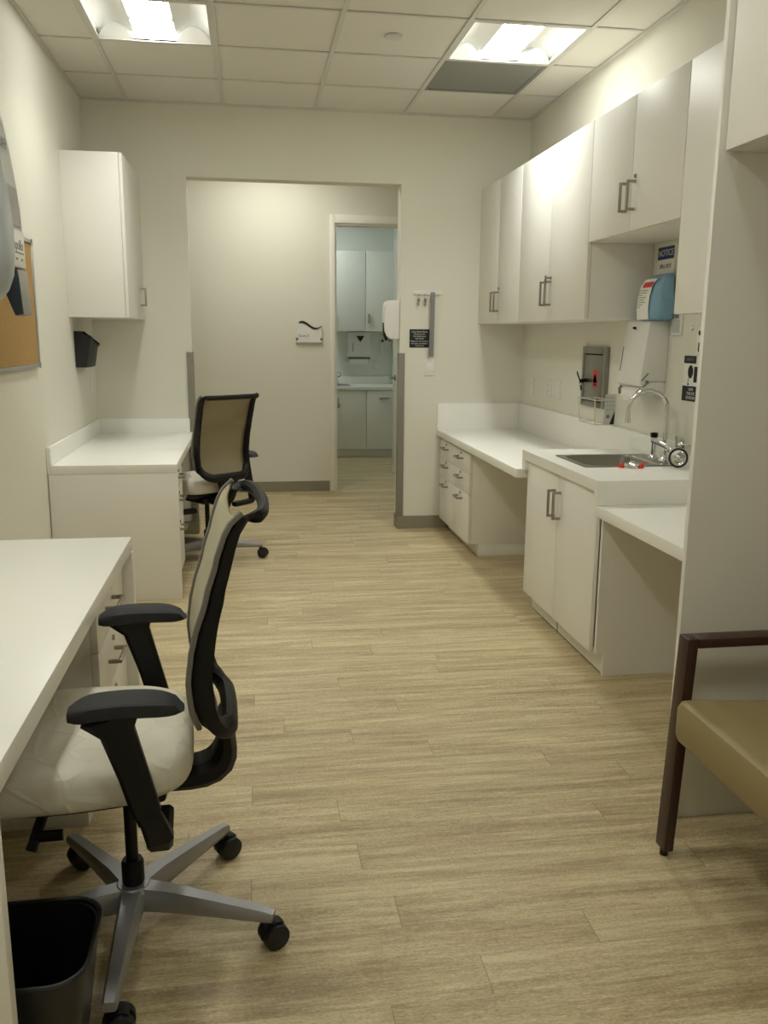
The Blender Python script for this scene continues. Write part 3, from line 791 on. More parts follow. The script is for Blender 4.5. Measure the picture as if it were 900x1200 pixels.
# ---- tall panel, overhead cabinet of the niche
tag(B().box(1.196, XR - .0005, 2.187, 2.206, .0005, 2.60, .001).build('tall_side_panel', 'white'), 'tall white side panel from the floor closing the counter run behind the armchair', 'panel')
t = thing('overhead_cabinet', 'white overhead cabinet above the armchair at the right edge', 'cabinet', (1.6, 1.6, 1.875))
B().box(1.236, XR - .0005, 1.0, 2.186, 1.875, 2.60, .001).build('body', 'white', t)
for a, c in ((1.002, 1.588), (1.592, 2.184)): B().box(1.213, 1.2355, a, c, 1.876, 2.60, .0015).build('door', 'white', t)
tag(B().box(1.196, XR - .0005, .979, .998, .0005, 2.60, .001).build('tall_side_panel', 'white'), 'tall white panel at the near end of the armchair niche, outside the frame', 'panel')

# ---- armchair with dark wood frame
t = thing('armchair', 'dark wood frame armchair with tan vinyl seat in the niche at the right edge', 'armchair', (1.4, 1.68, 0))
AZ = .635; ay1 = 2.044; fw = .052; ft = .026
def arm_side(y0, y1):
    b = B().prism([(1.094, .022), (1.122, .022), (1.1462, AZ), (1.116, AZ)], 'y', y0, y1, .003)
    b.build('front_leg', 'wood', t)
    B().box(1.1465, 1.80, y0, y1, AZ - ft, AZ, .003).build('armrest', 'wood', t)
    B().box(1.80 - ft, 1.80, y0, y1, .022, AZ - ft - .0005, .003).build('rear_leg', 'wood', t)
    for x in (1.108, 1.787): B().cyl((x, (y0 + y1) / 2, .0005), (x, (y0 + y1) / 2, .0215), .011, seg=14).build('glide', 'rubber', t)
arm_side(ay1 - fw, ay1); arm_side(1.30, 1.30 + fw)
def cushion(x0, x1, y0, y1, z0, z1, r, crown=.008, slope=0.0):
    b = B(); R = []
    for z, ins in ((z0, r * .8), (z0 + r * .3, r * .25), (z0 + r, 0), (z1 - r, 0), (z1 - r * .3, r * .28), (z1 - r * .05, r * .75), (z1, r * 1.3), (z1 + crown, r * 5)):
        R.append([(x, y, z + slope * (x - x0)) for x, y, z in rrect(x0 + ins, x1 - ins, y0 + ins, y1 - ins, max(r * 1.2 - ins * .3, .006), z)])
    return b.rings(R)
cushion(1.084, 1.74, 1.362, 1.985, .364, .482, .024, .004, -.06).build('seat', 'tan', t)
b = B().box(1.21, 1.77, 1.353, 1.372, .30, .345, .002); b.box(1.21, 1.77, 1.97, 1.99, .29, .325, .002); b.box(1.19, 1.21, 1.372, 1.97, .295, .325, .002); b.build('seat_rail', 'wood', t)
cushion(0, .10, 1.375, 1.975, 0, .48, .024, .002).xf(Matrix.Translation((1.70, 0, .47)) @ Matrix.Rotation(.12, 4, 'Y')).build('backrest', 'tan', t)

# ------------------------------------------------------------------ left side
t = thing('wall_cabinet', 'white single door wall cabinet in the far left corner', 'cabinet', (-.87, 5.8, 1.50))
CXF = -.695
B().box(XL + .0005, CXF - .021, 5.40, D - .0005, 1.50, 2.42, .001).build('body', 'white', t)
d = B().box(CXF - .0195, CXF, 5.400, D - .004, 1.500, 2.418, .0015).build('door', 'white', t)
pull_v(d, CXF, 5.99, 1.585, 1.70, 1)

# wall file pocket: wire mesh, curved
t = thing('wall_file_pocket', 'black wire mesh file pocket on the left wall under the corner cabinet', 'file pocket', (-1.0, 5.68, 1.20))
b = B(); n = 9
def pocket_ring(z, dep, y0, y1):
    front = [(XL + .004 + dep * math.sin(PI / 2 * min(1, 1.0)), 0)]
    pts = [(XL + .003, y0), (XL + .003 + dep * .9, y0 + .004)]
    for k in range(1, 8): pts.append((XL + .003 + dep * (.9 + .14 * math.sin(PI * k / 8)), y0 + .004 + (y1 - y0 - .008) * k / 8))
    pts += [(XL + .003 + dep * .9, y1 - .004), (XL + .003, y1)]
    return [(x, y, z) for x, y in pts]
R = [pocket_ring(z, d_, 5.525, 5.835) for z, d_ in ((1.203, .068), (1.26, .08), (1.315, .09), (1.385, .103))]
n_ = len(R[3]); sc_ = [1.415, 1.388, 1.372, 1.352, 1.340, 1.335, 1.333, 1.333, 1.333, 1.340, 1.415]
R[3] = [(x, y, sc_[i]) for i, (x, y, z) in enumerate(R[3])]
b.rings(R, cap=False, closed=True)
b.faces(R[0], [tuple(range(len(R[0])))])
b.box(XL + .0006, XL + .0028, 5.525, 5.835, 1.203, 1.42); b.build('mesh_body', 'meshblack', t)
b = B(); b.tube([(x, y, z + .002) for x, y, z in R[3]], .004, 8); b.build('rim', 'black', t)

# outlet on the left wall
t = thing('outlet_plate', 'white outlet plate on the left wall under the black file pocket', 'outlet', (XL, 6.0, 1.02))
B().box(XL + .0004, XL + .006, 5.965, 6.035, 1.02, 1.135, .002).build('plate', 'plastic', t)
for dz in (1.055, 1.098): B().box(XL + .0064, XL + .009, 5.983, 6.017, dz - .015, dz + .015, .003).build('socket', 'trim', t)

# cork board
t = thing('cork_board', 'cork notice board with thin aluminium frame on the left wall', 'notice board', (XL, 4.1, 1.24))
B().box(XL + .0005, XL + .012, 3.67, 4.53, 1.26, 1.825).build('cork_panel', 'cork', t)
b = B(); b.box(XL + .0005, XL + .018, 3.65, 3.669, 1.24, 1.845, .002); b.box(XL + .0005, XL + .018, 4.531, 4.55, 1.24, 1.845, .002)
b.box(XL + .0005, XL + .018, 3.669, 4.531, 1.24, 1.259, .002); b.box(XL + .0005, XL + .018, 3.669, 4.531, 1.826, 1.845, .002); b.build('frame', 'alu', t)
b = B()
for y_, z_ in ((3.66, 1.25), (4.54, 1.25), (3.66, 1.835), (4.54, 1.835)): b.box(XL + .0185, XL + .021, y_ - .012, y_ + .012, z_ - .014, z_ + .014, .002)
b.build('corner_cap', 'greyface', t)

# hand sanitizer dispenser (grey, label, silver lever) and smoke grey towel dispenser nearer
t = thing('sanitizer_dispenser', 'grey wall dispenser with white label and silver lever in front of the cork board', 'sanitizer dispenser', (-.95, 3.4, 1.47))
prof = [(XL + .0005, 1.70), (XL + .0005, 2.24), (-.915, 2.235), (-.890, 2.215), (-.877, 2.165), (-.862, 2.07), (-.847, 1.95), (-.838, 1.86), (-.834, 1.64), (-.90, 1.64)]
B().prism([(x, z) for x, z in prof], 'y', 3.23, 3.575, .006).build('housing', 'plasticg', t)
B().prism([(-.848, 1.93), (-.8425, 1.93), (-.8335, 1.79), (-.838, 1.79)], 'y', 3.38, 3.555).build('window', 'greyface', t)
l_ = B().box(-.8360, -.8320, 3.34, 3.57, 1.645, 1.775, .0004).build('label', 'paper', t)
b = B().text('Apollo', .052, face_px(-.8316, 3.475, 1.722)); b.box(-.832, -.8314, 3.43, 3.55, 1.692, 1.697); b.box(-.832, -.8314, 3.43, 3.46, 1.668, 1.676); b.box(-.832, -.8314, 3.51, 3.53, 1.668, 1.676); b.build('label_print', 'inkgrey', l_)
b = B().text('SOAP', .06, Matrix.Translation((-.8575, 3.45, 2.075)) @ Matrix.Rotation(PI / 2, 4, 'Z') @ Matrix.Rotation(math.radians(81), 4, 'X')); b.build('top_print', 'inkgrey', t)
B().prism([(-.9, 1.637), (-.835, 1.637), (-.831, 1.60), (-.823, 1.475), (-.852, 1.468), (-.90, 1.60)], 'y', 3.445, 3.565, .002).build('lever', 'navy', t)
B().prism([(-.8345, 1.634), (-.8290, 1.634), (-.819, 1.476), (-.8225, 1.470), (-.8305, 1.60)], 'y', 3.445, 3.568, .001).build('lever_face', 'greyface', t)

t = thing('towel_dispenser', 'large smoke grey rounded dispenser on the left wall at the left edge', 'dispenser', (-.9, 2.95, 1.48))
b = B(); R = []
def shellring(z, dep, hw):
    out = []
    for k in range(25):
        a = PI * k / 24; c, s_ = math.cos(a), math.sin(a)
        out.append((XL + .03 + dep * abs(s_) ** .55, 2.85 - hw * math.copysign(abs(c) ** .6, c), z))
    return out
for z, dep, hw in ((1.462, .17, .11), (1.478, .215, .138), (1.50, .25, .158), (1.535, .280, .174), (1.58, .297, .184), (1.64, .304, .188), (1.72, .305, .189), (1.80, .300, .187), (1.87, .291, .183), (1.94, .278, .177), (2.01, .258, .166), (2.07, .225, .148), (2.11, .17, .115)):
    R.append(shellring(z, dep, hw))
b.rings(R); b.build('shell', 'bluegrey', t)
B().box(XL + .0005, XL + .029, 2.66, 3.04, 1.408, 2.13, .004).build('back_plate', 'plasticg', t)
b = B(); R = []
for z, dep, hw in ((1.408, .18, .115), (1.416, .22, .138), (1.43, .23, .146)): R.append(shellring(z, dep, hw))
b.rings(R); b.build('tray', 'plastic', t)
B().box(XL + .03, XL + .22, 2.76, 2.98, 1.4305, 1.4615).build('paper_slot', 'ink', t)

# ---- far desk with splashback and end panel
FDX = -.390
t = thing('desk', 'white desk with low splashback in the far left corner', 'desk', (-.7, 5.4, 0))
B().box(XL + .0225, FDX, 4.60, D - .022, .691, .737, .002).build('desktop', 'top', t)
b = B(); b.box(XL + .0015, XL + .022, 4.60, D - .0005, .691, .83, .001); b.box(XL + .0225, JL - .03, D - .021, D - .0005, .691, .83, .001); b.build('splashback', 'top', t)
B().box(XL + .004, FDX + .004, 4.602, 4.622, .0005, .690, .001).build('end_panel', 'white', t)
B().box(XL + .03, XL + .05, 5.125, D - .03, .25, .69).build('back_panel', 'white', t)
t = thing('drawer_pedestal', 'white drawer pedestal under the far left desk', 'drawer cabinet', (-.7, 4.87, 0))
PX = -.405
B().box(XL + .03, PX - .021, 4.6235, 5.12, .085, .689, .001).build('body', 'white', t)
B().box(XL + .03, PX - .075, 4.626, 5.118, .0005, .0845).build('toe_kick', 'white', t)
for z0, z1 in ((.565, .686), (.40, .561), (.09, .396)):
    d = B().box(PX - .02, PX, 4.625, 5.118, z0, z1, .0015).build('drawer', 'white', t)
    zc = z1 - .05; pull_h(d, PX, 4.79, 4.92, zc, 1); lock(d, PX, 4.86, zc + .03, 1)

# ---- near desk
NX = -.405
t = thing('desk', 'long white desk in the left foreground', 'desk', (-.72, 2.1, 0))
B().box(XL + .0005, NX, 1.285, 2.922, .690, .737, .002).build('desktop', 'top', t)
B().box(XL + .01, NX + .004, 2.90, 2.921, .0005, .6895, .001).build('end_panel', 'white', t)
B().box(XL + .01, NX, 1.287, 1.315, .0005, .6895, .001).build('end_panel', 'white', t)
B().box(XL + .03, XL + .05, 1.3155, 2.36, .20, .689).build('back_panel', 'white', t)
t = thing('drawer_pedestal', 'white drawer pedestal with square handles under the near desk', 'drawer cabinet', (-.72, 2.64, 0))
PX = -.437
B().box(XL + .03, PX - .021, 2.385, 2.898, .085, .688, .001).build('body', 'white', t)
B().box(XL + .03, PX - .055, 2.388, 2.896, .0005, .0845).build('toe_kick', 'white', t)
for z0, z1 in ((.525, .686), (.365, .521), (.09, .361)):
    d = B().box(PX - .02, PX, 2.387, 2.896, z0, z1, .0015).build('drawer', 'white', t)
    zc = z1 - .078
    pull_h(d, PX, 2.535, 2.665, zc, 1); lock(d, PX, 2.635, zc + .043, 1)

# ---- wastebasket
t = thing('wastebasket', 'black plastic wastebasket under the near desk end', 'wastebasket', (-.42, 1.48, 0))
def binring(z, k, ins=0):
    cx, cy, hx, hy = -.460, 1.490, .148 * k - ins, .122 * k - ins
    return rrect(cx - hx, cx + hx, cy - hy, cy + hy, .062 * k, z, 7)
b = B(); b.rings([binring(.0005, .72), binring(.012, .75), binring(.27, .985), binring(.292, 1.0), binring(.292, 1.0, .006), binring(.268, .985, .006), binring(.02, .74, .006), binring(.015, .5, .006)], cap=True); b.build('bucket', 'blackgloss', t)
B().tube(binring(.2965, 1.0, -.001), .0055, 8, closed=True).build('rim', 'blackgloss', t)

# ------------------------------------------------------------------ task chair
def lerp_table(tab, z):
    if z <= tab[0][0]: return tab[0][1]
    for (a, u), (c, v) in zip(tab, tab[1:]):
        if z <= c:
            k = (z - a) / (c - a); k = k * k * (3 - 2 * k) * .5 + k * .5
            return u + (v - u) * k
    return tab[-1][1]
UT_ = [(.53, .214), (.56, .200), (.59, .188), (.64, .178), (.70, .174), (.76, .181), (.80, .189), (.88, .210), (.96, .231), (1.0, .243), (1.03, .257), (1.048, .275), (1.065, .292)]
DT_ = [(.53, .036), (.60, .042), (.66, .048), (.76, .046), (.88, .036), (.96, .032), (1.07, .030)]
def make_chair(label):
    """local frame: the sitter faces -x, seat centre column at the origin, floor at z = 0"""
    t = thing('task_chair', label, 'office chair', (0, 0, 0), 'mesh back task chairs')
    # five star base
    hub = B().lathe([(.0, .062), (.036, .062), (.046, .075), (.046, .118), (.036, .128), (.0, .128)], (0, 0, 0), 30)
    hub.build('hub', 'silver', t)
    for k in range(5):
        a = math.radians(-22.5 + 72 * k); d = Vector((math.cos(a), math.sin(a), 0)); sd = Vector((-d.y, d.x, 0))
        pts = [d * .035 + Vector((0, 0, .096)), d * .09 + Vector((0, 0, .097)), d * .20 + Vector((0, 0, .0925)), d * .315 + Vector((0, 0, .086)), d * .345 + Vector((0, 0, .083))]
        leg = B(); leg.bar(pts, sd, [.060, .052, .043, .034, .030], [.058, .056, .044, .030, .024]); leg = leg.build('base_leg', 'silver', t)
        ctr = d * .330; ca = math.radians((-68, -58, -62, 10, -90)[k]); ax = Vector((math.cos(ca), math.sin(ca), 0)); wd = Vector((-ax.y, ax.x, 0)); wc = ctr + wd * .016 + Vector((0, 0, .0315))
        cs = B()
        cs.cyl(ctr + Vector((0, 0, .045)), ctr + Vector((0, 0, .071)), .009, seg=12)
        for s_ in (-1, 1):
            c0 = wc + ax * s_ * .007; c1 = wc + ax * s_ * .025
            cs.cyl(c0, c1, .0308, .0295, seg=24); cs.cyl(c1, c1 + ax * s_ * .003, .0295, .022, seg=24)
        cs.build('caster', 'rubber', leg)
        cv = B(); pr = []
        for q in range(9):
            th = PI * q / 8 * .62 + .25; pr.append(wc + wd * -.034 * math.cos(th) + Vector((0, 0, .034 * math.sin(th))))
        cv.bar(pr, ax, .030, .004); cv.build('caster_hood', 'black', leg)
    B().lathe([(.0, .030), (.014, .030), (.014, .0615), (.0, .0615)], (0, 0, 0), 20).build('lift_foot', 'black', t)
    col = B(); col.lathe([(.023, .1285), (.026, .134), (.026, .182), (.022, .19), (.0, .19)], (0, 0, 0), 24)
    col.lathe([(.0145, .19), (.0145, .40), (.0, .40)], (0, 0, 0), 20); col.build('gas_lift', 'black', t)
    # seat cushion
    def plan(k, z, lift=0.0, e=.42, n=40):
        cx, hx, hy = -.085, .238 * k, .243 * k
        out = []
        for q in range(n):
            a = 2 * PI * q / n; c, s_ = math.cos(a), math.sin(a)
            x = cx + hx * math.copysign(abs(c) ** e, c); yy = hy * math.copysign(abs(s_) ** e, s_)
            if x > cx: yy *= 1 - .16 * ((x - cx) / hx) ** 2 if hx else 1   # narrower at the back
            dz = -.030 * max(0, (-(x) - .17) / .15) ** 2 * (1 if z > .48 else .3)
            out.append((x, yy, z + dz + lift * (yy / .24) ** 2))
        return out
    b = B(); b.rings([plan(.86, .447), plan(.93, .449), plan(.972, .456), plan(.992, .467), plan(1.0, .480), plan(.998, .494, .001), plan(.990, .506, .002), plan(.973, .518, .003), plan(.945, .527, .004), plan(.90, .533, .005), plan(.82, .537, .006), plan(.66, .539, .006), plan(.4, .536, .003), plan(.1, .533)])
    b.build('seat', 'seat', t, ang=75)
    b = B(); b.rings([plan(.45, .395), plan(.70, .415), plan(.86, .438), plan(.875, .4505)]); b.box(-.13, .09, -.09, .09, .372, .41, .012); b.build('seat_pan', 'black', t)
    # lever under the seat
    b = B().bar([(-.155, -.12, .425), (-.170, -.16, .385), (-.185, -.175, .345)], (1, 0, 0), .022, .018); b.bar([(-.175, -.170, .372), (-.12, -.172, .372)], (0, 1, 0), .012, .022); b.build('lever', 'black', t)
    # back carrier: J shaped spine
    b = B(); b.bar([(.02, 0, .402), (.06, 0, .400), (.10, 0, .398), (.14, 0, .398), (.172, 0, .402), (.196, 0, .411), (.214, 0, .427), (.224, 0, .448), (.228, 0, .47), (.2275, 0, .50), (.225, 0, .535)], (0, 1, 0), [.10, .10, .10, .10, .10, .102, .105, .11, .118, .13, .15], [.055, .055, .056, .058, .06, .06, .058, .052, .044, .036, .030]); b.build('back_carrier', 'black', t)
    # back frame: closed loop, sides in profile, top and bottom rails bowed backwards
    loop = []
    def side(z): return .205 - .012 * max(0, (1.0 - z) / .45)
    ZT, ZB = 1.058, .530
    path = []
    for k in range(15): path.append((side(ZB + .10 + (ZT - .02 - ZB - .10) * k / 14), ZB + .10 + (ZT - .02 - ZB - .10) * k / 14))
    for k in range(1, 5):
        a = PI / 2 * k / 5; path.append((.185 + .020 * math.cos(a), ZT - .02 + .020 * math.sin(a)))
    for k in range(0, 13): path.append((.180 - .36 * k / 12, ZT))
    right = path
    full = list(right)
    for k in range(4, 0, -1):
        a = PI / 2 * k / 5; full.append((-(.185 + .020 * math.cos(a)), ZT - .02 + .020 * math.sin(a)))
    for k in range(14, -1, -1):
        z = ZB + .10 + (ZT - .02 - ZB - .10) * k / 14; full.append((-side(z), z))
    for k in range(1, 7):
        a = PI / 2 * k / 7; full.append((-(side(.6) - .10 + .10 * math.cos(a)), ZB + .10 - .10 * math.sin(a)))
    for k in range(0, 7): full.append((-(side(.6) - .10) + 2 * (side(.6) - .10) * k / 6, ZB))
    for k in range(6, 0, -1):
        a = PI / 2 * k / 7; full.append((side(.6) - .10 + .10 * math.cos(a), ZB + .10 - .10 * math.sin(a)))
    def bow(s_, z):
        q = max(0.0, 1 - (s_ / .2) ** 2)
        if z > 1.0: return .036 * q ** .45 * min(1, (z - 1.0) / .05)
        if z < .66: return .022 * math.sqrt(q) * (1 - max(0, z - .53) / .13)
        return 0
    n = len(full); rings = []
    for i, (s_, z) in enumerate(full):
        p0, p1 = full[i - 1], full[(i + 1) % n]
        tx, tz = p1[0] - p0[0], p1[1] - p0[1]; ll = math.hypot(tx, tz); nx, nz = tz / ll, -tx / ll
        u = lerp_table(UT_, z) + bow(s_, z); dd = lerp_table(DT_, z); wv = .030
        if z > 1.04: wv = .028; dd = .024
        if z < .62: wv = .034 + .016 * (1 - max(0, z - .53) / .09)
        c = .3; ring = []
        for a_, b_ in ((-.5, -.5 + c), (-.5, .5 - c), (-.5 + c, .5), (.5 - c, .5), (.5, .5 - c), (.5, -.5 + c), (.5 - c, -.5), (-.5 + c, -.5)):
            off = (a_ - .5) * wv
            ring.append((u + b_ * dd, s_ + nx * off * -1 * -1 if False else s_ + nx * off, z + nz * off))
        rings.append(ring)
    B().loop(rings).build('back_frame', 'black', t)
    # net stretched between the sides
    b = B(); G = []
    for j in range(25):
        row = []
        for i in range(15):
            q = -1 + 2 * i / 14
            zt = 1.048 - .020 * (1 - q * q); zb = .548 + .075 * abs(q) ** 4
            z = zb + (zt - zb) * j / 24; s_ = q * (side(z) - .004)
            u = lerp_table(UT_, z) - lerp_table(DT_, z) / 2 - .0015 + .8 * (bow(s_ * .93, z) if z < .66 else 0) + .006 * (1 - q * q)
            row.append((u, s_, z))
        G.append(row)
    b.rings(G, cap=False, closed=False); b.build('back_mesh', 'net', t)
    b = B(); b.rings([[(x + .003, y_, z_) for x, y_, z_ in r_] for r_ in G], cap=False, closed=False); b.build('back_lining', 'lining', t)
    # ribbed edge strip where the net meets the frame
    for sg in (-1, 1):
        b = B(); pts = []
        for k in range(22):
            z = .585 + (1.056 - .585) * k / 21
            pts.append((lerp_table(UT_, z) - lerp_table(DT_, z) / 2 - .002, sg * (side(z) + .001 - (.03 * ((.64 - z) / .06) ** 2 if z < .64 else 0)), z))
        b.bar(pts, (1, 0, 0), .012, .012); b.build('edge_strip', 'rib', t)
    # arms
    for sg in (-1, 1):
        yA = sg * .298; AS = Matrix.Translation((-.016, 0, -.016))
        ar = B(); ar.bar([(.098, sg * .15, .405), (.098, sg * .24, .408), (.098, sg * .285, .412), (.100, sg * .298, .432), (.085, sg * .298, .475), (.078, sg * .298, .49)], (1, 0, 0), [.05, .05, .052, .055, .048, .044], [.03, .03, .03, .04, .03, .026])
        ar.bar([(.082, yA, .47), (.060, yA, .545), (.034, yA, .64)], (1, 0, 0), .046, .026)
        ar.xf(AS); arm = ar.build('arm_post', 'black', t)
        sl = B(); sl.bar([(.0775, yA, .490), (.056, yA, .575), (.030, yA, .668), (.020, yA, .703)], (1, 0, 0), [.056, .058, .066, .118], [.036, .036, .04, .05]); sl.xf(AS); sl.build('arm_sleeve', 'black', arm)
        pd = B(); R = []
        for k in range(17):
            q = k / 16; x = -.060 + .206 * q; w_ = .082 * (1 - abs(2 * q - 1) ** 5 * .35) * (1 if q > .12 else .80 + q * 1.67); zc = .712 + .006 * math.sin(PI * q) - (.006 * (1 - q / .2) if q < .2 else 0)
            th = .038 * (1 - abs(2 * q - 1) ** 6 * .45); c = []
            for m_ in range(16):
                a = 2 * PI * m_ / 16; cc, ss = math.cos(a), math.sin(a)
                c.append((x - .012 * ss * (1 if q > .5 else 0), yA + w_ / 2 * math.copysign(abs(cc) ** .5, cc) - sg * .012, zc + th / 2 * math.copysign(abs(ss) ** .5, ss)))
            R.append(c)
        pd.rings(R); pd.xf(AS); pd.build('arm_pad', 'armpad', arm)
    return t
chair = make_chair('pale task chair with mesh back seen from the side at the near desk')
far_chair = copy_tree(chair)
far_chair['label'] = 'pale task chair seen from behind at the far left desk'
chair.location = (-.300, 1.905, 0); chair.rotation_euler = (0, 0, math.radians(3.5))
for o_ in far_chair.children:
    if o_.name.startswith('arm_post'): o_.location.z -= .045
far_chair.location = (-.285, 5.47, 0); far_chair.rotation_euler = (0, 0, math.radians(-52))

# ------------------------------------------------------------------ back wall things
YW = D - .0004
t = thing('key_rail', 'white key rail with small hooks on the back wall right of the opening', 'key rail', (1.263, D, 1.695))
B().box(1.16, 1.365, D - .010, YW, 1.693, 1.722, .002).build('rail', 'plastic', t)
for x in (1.19, 1.238, 1.283, 1.335):
    B().tube([(x, D - .0105, 1.70), (x, D - .02, 1.694), (x, D - .026, 1.690), (x, D - .028, 1.698)], .0018, 8).build('hook', 'steel', t)
for x, lb in ((1.193, 'bunch of keys on the key rail nearest the opening'), (1.242, 'bunch of keys on the key rail next to the hanging ruler')):
    b = B(); key_bunch(b, x, D - .026, 1.691, -1); tag(b.build('keys', 'steel'), lb, 'keys', 'keys on the key rail')
t = thing('ruler', 'long grey ruler hanging from the key rail on the back wall', 'ruler', (1.287, D - .02, 1.263))
B().prism([(1.270, 1.263), (1.305, 1.263), (1.309, 1.712), (1.277, 1.712)], 'y', D - .034, D - .031).build('blade', 'ruler', t)
b = B()
for k in range(30): b.box(1.272 + k * .00018, 1.272 + k * .00018 + (.010 if k % 5 == 0 else .006), D - .0346, D - .0342, 1.275 + k * .014, 1.2756 + k * .014 + .0008)
b.build('graduation', 'inkgrey', t)
t = thing('placard', 'small black placard with white lines of text on the back wall behind the ruler', 'sign', (1.206, D, 1.325))
B().box(1.134, 1.284, D - .003, YW, 1.326, 1.455, .0005).build('panel', 'ink', t)
b = B()
for z, s_ in ((1.437, 'Clean Hands Please'), (1.421, 'Thank you for'), (1.405, 'The Cleaning of'), (1.389, 'This Room'), (1.371, 'Please do not remove'), (1.355, 'the items on shelves'), (1.339, 'Thank You')):
    b.text(s_, .0145, face_my(1.206, D - .0036, z))
b.build('print', 'inkwhite', t)
t = thing('light_switch', 'white rocker light switch on the back wall under the ruler', 'switch', (1.283, D, 1.128))
B().box(1.248, 1.318, D - .006, YW, 1.128, 1.245, .002).build('plate', 'plastic', t)
B().box(1.267, 1.299, D - .011, D - .0064, 1.153, 1.220, .002).build('rocker', 'trim', t)
# sanitizer on the jamb
t = thing('soap_dispenser', 'white rounded soap dispenser on the right jamb of the opening', 'soap dispenser', (1.02, 6.26, 1.37))
jx = JR - .0006
pf = [(jx, 1.385), (jx, 1.655), (.985, 1.653), (.965, 1.640), (.957, 1.61), (.953, 1.50), (.958, 1.44), (.972, 1.405), (1.0, 1.385)]
B().prism(pf, 'y', 6.205, 6.315, .006).build('housing', 'plastic', t)
B().prism([(.951, 1.50), (.9565, 1.50), (.968, 1.405), (.985, 1.3845), (.975, 1.37), (.955, 1.41)], 'y', 6.23, 6.29, .002).build('push_bar', 'black', t)
B().lathe([(.0, -.02), (.009, -.02), (.011, 0), (.0, 0)], (1.0, 6.26, 1.3845), 14).build('nozzle', 'inkgrey', t)

# ------------------------------------------------------------------ hall and exam room beyond
t = thing('room_sign', 'pale room sign with a dark wave along its top on the hall wall', 'sign', (.53, HY, 1.33))
x0, x1 = .418, .641
B().box(x0 - .006, x1 + .006, HY - .014, HY - .0005, 1.328, 1.36, .002).build('holder', 'plasticg', t)
def wave(q): return 1.503 + .026 * math.sin(2 * PI * (q * .95 + .02)) - .012 * q
pl = [(x0, 1.345), (x1, 1.345)] + [(x0 + (x1 - x0) * (1 - k / 20), wave(1 - k / 20)) for k in range(21)]
B().prism(pl, 'y', HY - .024, HY - .0145).build('sign_panel', 'plastic', t)
wv = [(x0 + .02 + (x1 - x0 - .02) * k / 20, wave((.02 + (x1 - x0 - .02) * k / 20) / (x1 - x0)) - .004 - .016 * math.sin(PI * min(1, (k + 2) / 20)) * .9) for k in range(21)]
wv += [(x0 + .02 + (x1 - x0 - .02) * k / 20, wave((.02 + (x1 - x0 - .02) * k / 20) / (x1 - x0)) + .004) for k in range(20, -1, -1)]
B().prism(wv, 'y', HY - .028, HY - .0245).build('wave_stripe', 'ink', t)
B().text('Exam 5', .032, face_my(.482, HY - .0248, 1.402)).build('print', 'inkgrey', t)
for x in (x0 + .004, x1 - .004): B().box(x - .010, x + .010, HY - .026, HY - .0242, 1.362, 1.385, .003).build('clip', 'inkgrey', t)

# exam room cabinets
def exam_base(x0, x1, label, kind):
    t = thing('base_cabinet', label, 'base cabinet', ((x0 + x1) / 2, 10.34, 0), 'exam room base cabinets')
    B().box(x0, x1, 10.05, EY - .001, .10, .784, .001).build('body', 'white', t)
    B().box(x0, x1, 10.11, EY - .001, .0005, .0995).build('toe_kick', 'white', t)
    d = B().box(x0 + .002, x1 - .002, 10.03, 10.0495, .10, .775, .001).build('door', 'white', t)
    if kind == 'v': B().box(x0 + .035, x0 + .047, 9.995, 10.0295, .585, .70, .002).build('handle', 'nickel', d)
    else: B().box((x0 + x1) / 2 - .05, (x0 + x1) / 2 + .07, 9.995, 10.0295, .69, .702, .002).build('handle', 'nickel', d)
    return t
exam_base(.965, 1.338, 'white base cabinet with vertical handle in the exam room, left of the pull out one', 'v')
exam_base(1.340, EX1 - .001, 'white base cabinet with horizontal pull in the exam room, behind the open door', 'h')
exam_base(.40, .963, 'white base cabinet in the exam room mostly hidden left of the door frame', 'v')
t = thing('worktop', 'white worktop with splashback in the exam room', 'worktop', (1.1, 10.3, .785))
b = B().box(.40, 1.02, 10.02, EY - .022, .785, .828, .002)
b = B(); b.box(.40, EX1 - .001, 10.02, EY - .022, .785, .828, .003); b.build('slab', 'top', t)
B().box(.40, EX1 - .001, EY - .021, EY - .0005, .785, .92, .002).build('splashback', 'top', t)
t = thing('sink', 'steel sink at the left of the exam room worktop', 'sink', (.95, 10.3, .829))
b = B(); b.rings([rrect(.62, 1.17, 10.10, 10.50, .03, .8285), rrect(.625, 1.165, 10.105, 10.495, .03, .834), rrect(.65, 1.14, 10.13, 10.44, .05, .834), rrect(.66, 1.13, 10.14, 10.43, .05, .8295)], cap=False); b.faces(rrect(.66, 1.13, 10.14, 10.43, .05, .8294), [tuple(range(28))]); b.build('basin', 'steel', t)
t = thing('faucet', 'small chrome faucet on the exam room sink', 'faucet', (1.0, 10.47, .835))
b = B().lathe([(.0, 0), (.03, 0), (.024, .03), (.018, .06), (.0, .06)], (1.03, 10.47, .8345)); b.build('spout_base', 'chrome', t)
B().tube([(1.03, 10.47, .885), (1.03, 10.45, .945), (1.035, 10.40, .975), (1.045, 10.34, .962), (1.05, 10.32, .935)], .016, 12).build('spout', 'chrome', t)
B().bar([(1.03, 10.475, .895), (1.06, 10.48, .95), (1.09, 10.48, .97)], (0, 1, 0), .02, .012).build('handle', 'chrome', t)
def exam_upper(x0, x1, label, hx):
    t = thing('wall_cabinet', label, 'cabinet', ((x0 + x1) / 2, 10.5, 1.458), 'exam room wall cabinets')
    B().box(x0, x1, 10.37, EY - .001, 1.458, 2.372, .001).build('body', 'white', t)
    d = B().box(x0 + .002, x1 - .002, 10.35, 10.3695, 1.459, 2.37, .001).build('door', 'white', t)
    B().box(hx - .007, hx + .007, 10.315, 10.3495, 1.55, 1.66, .002).build('handle', 'nickel', d)
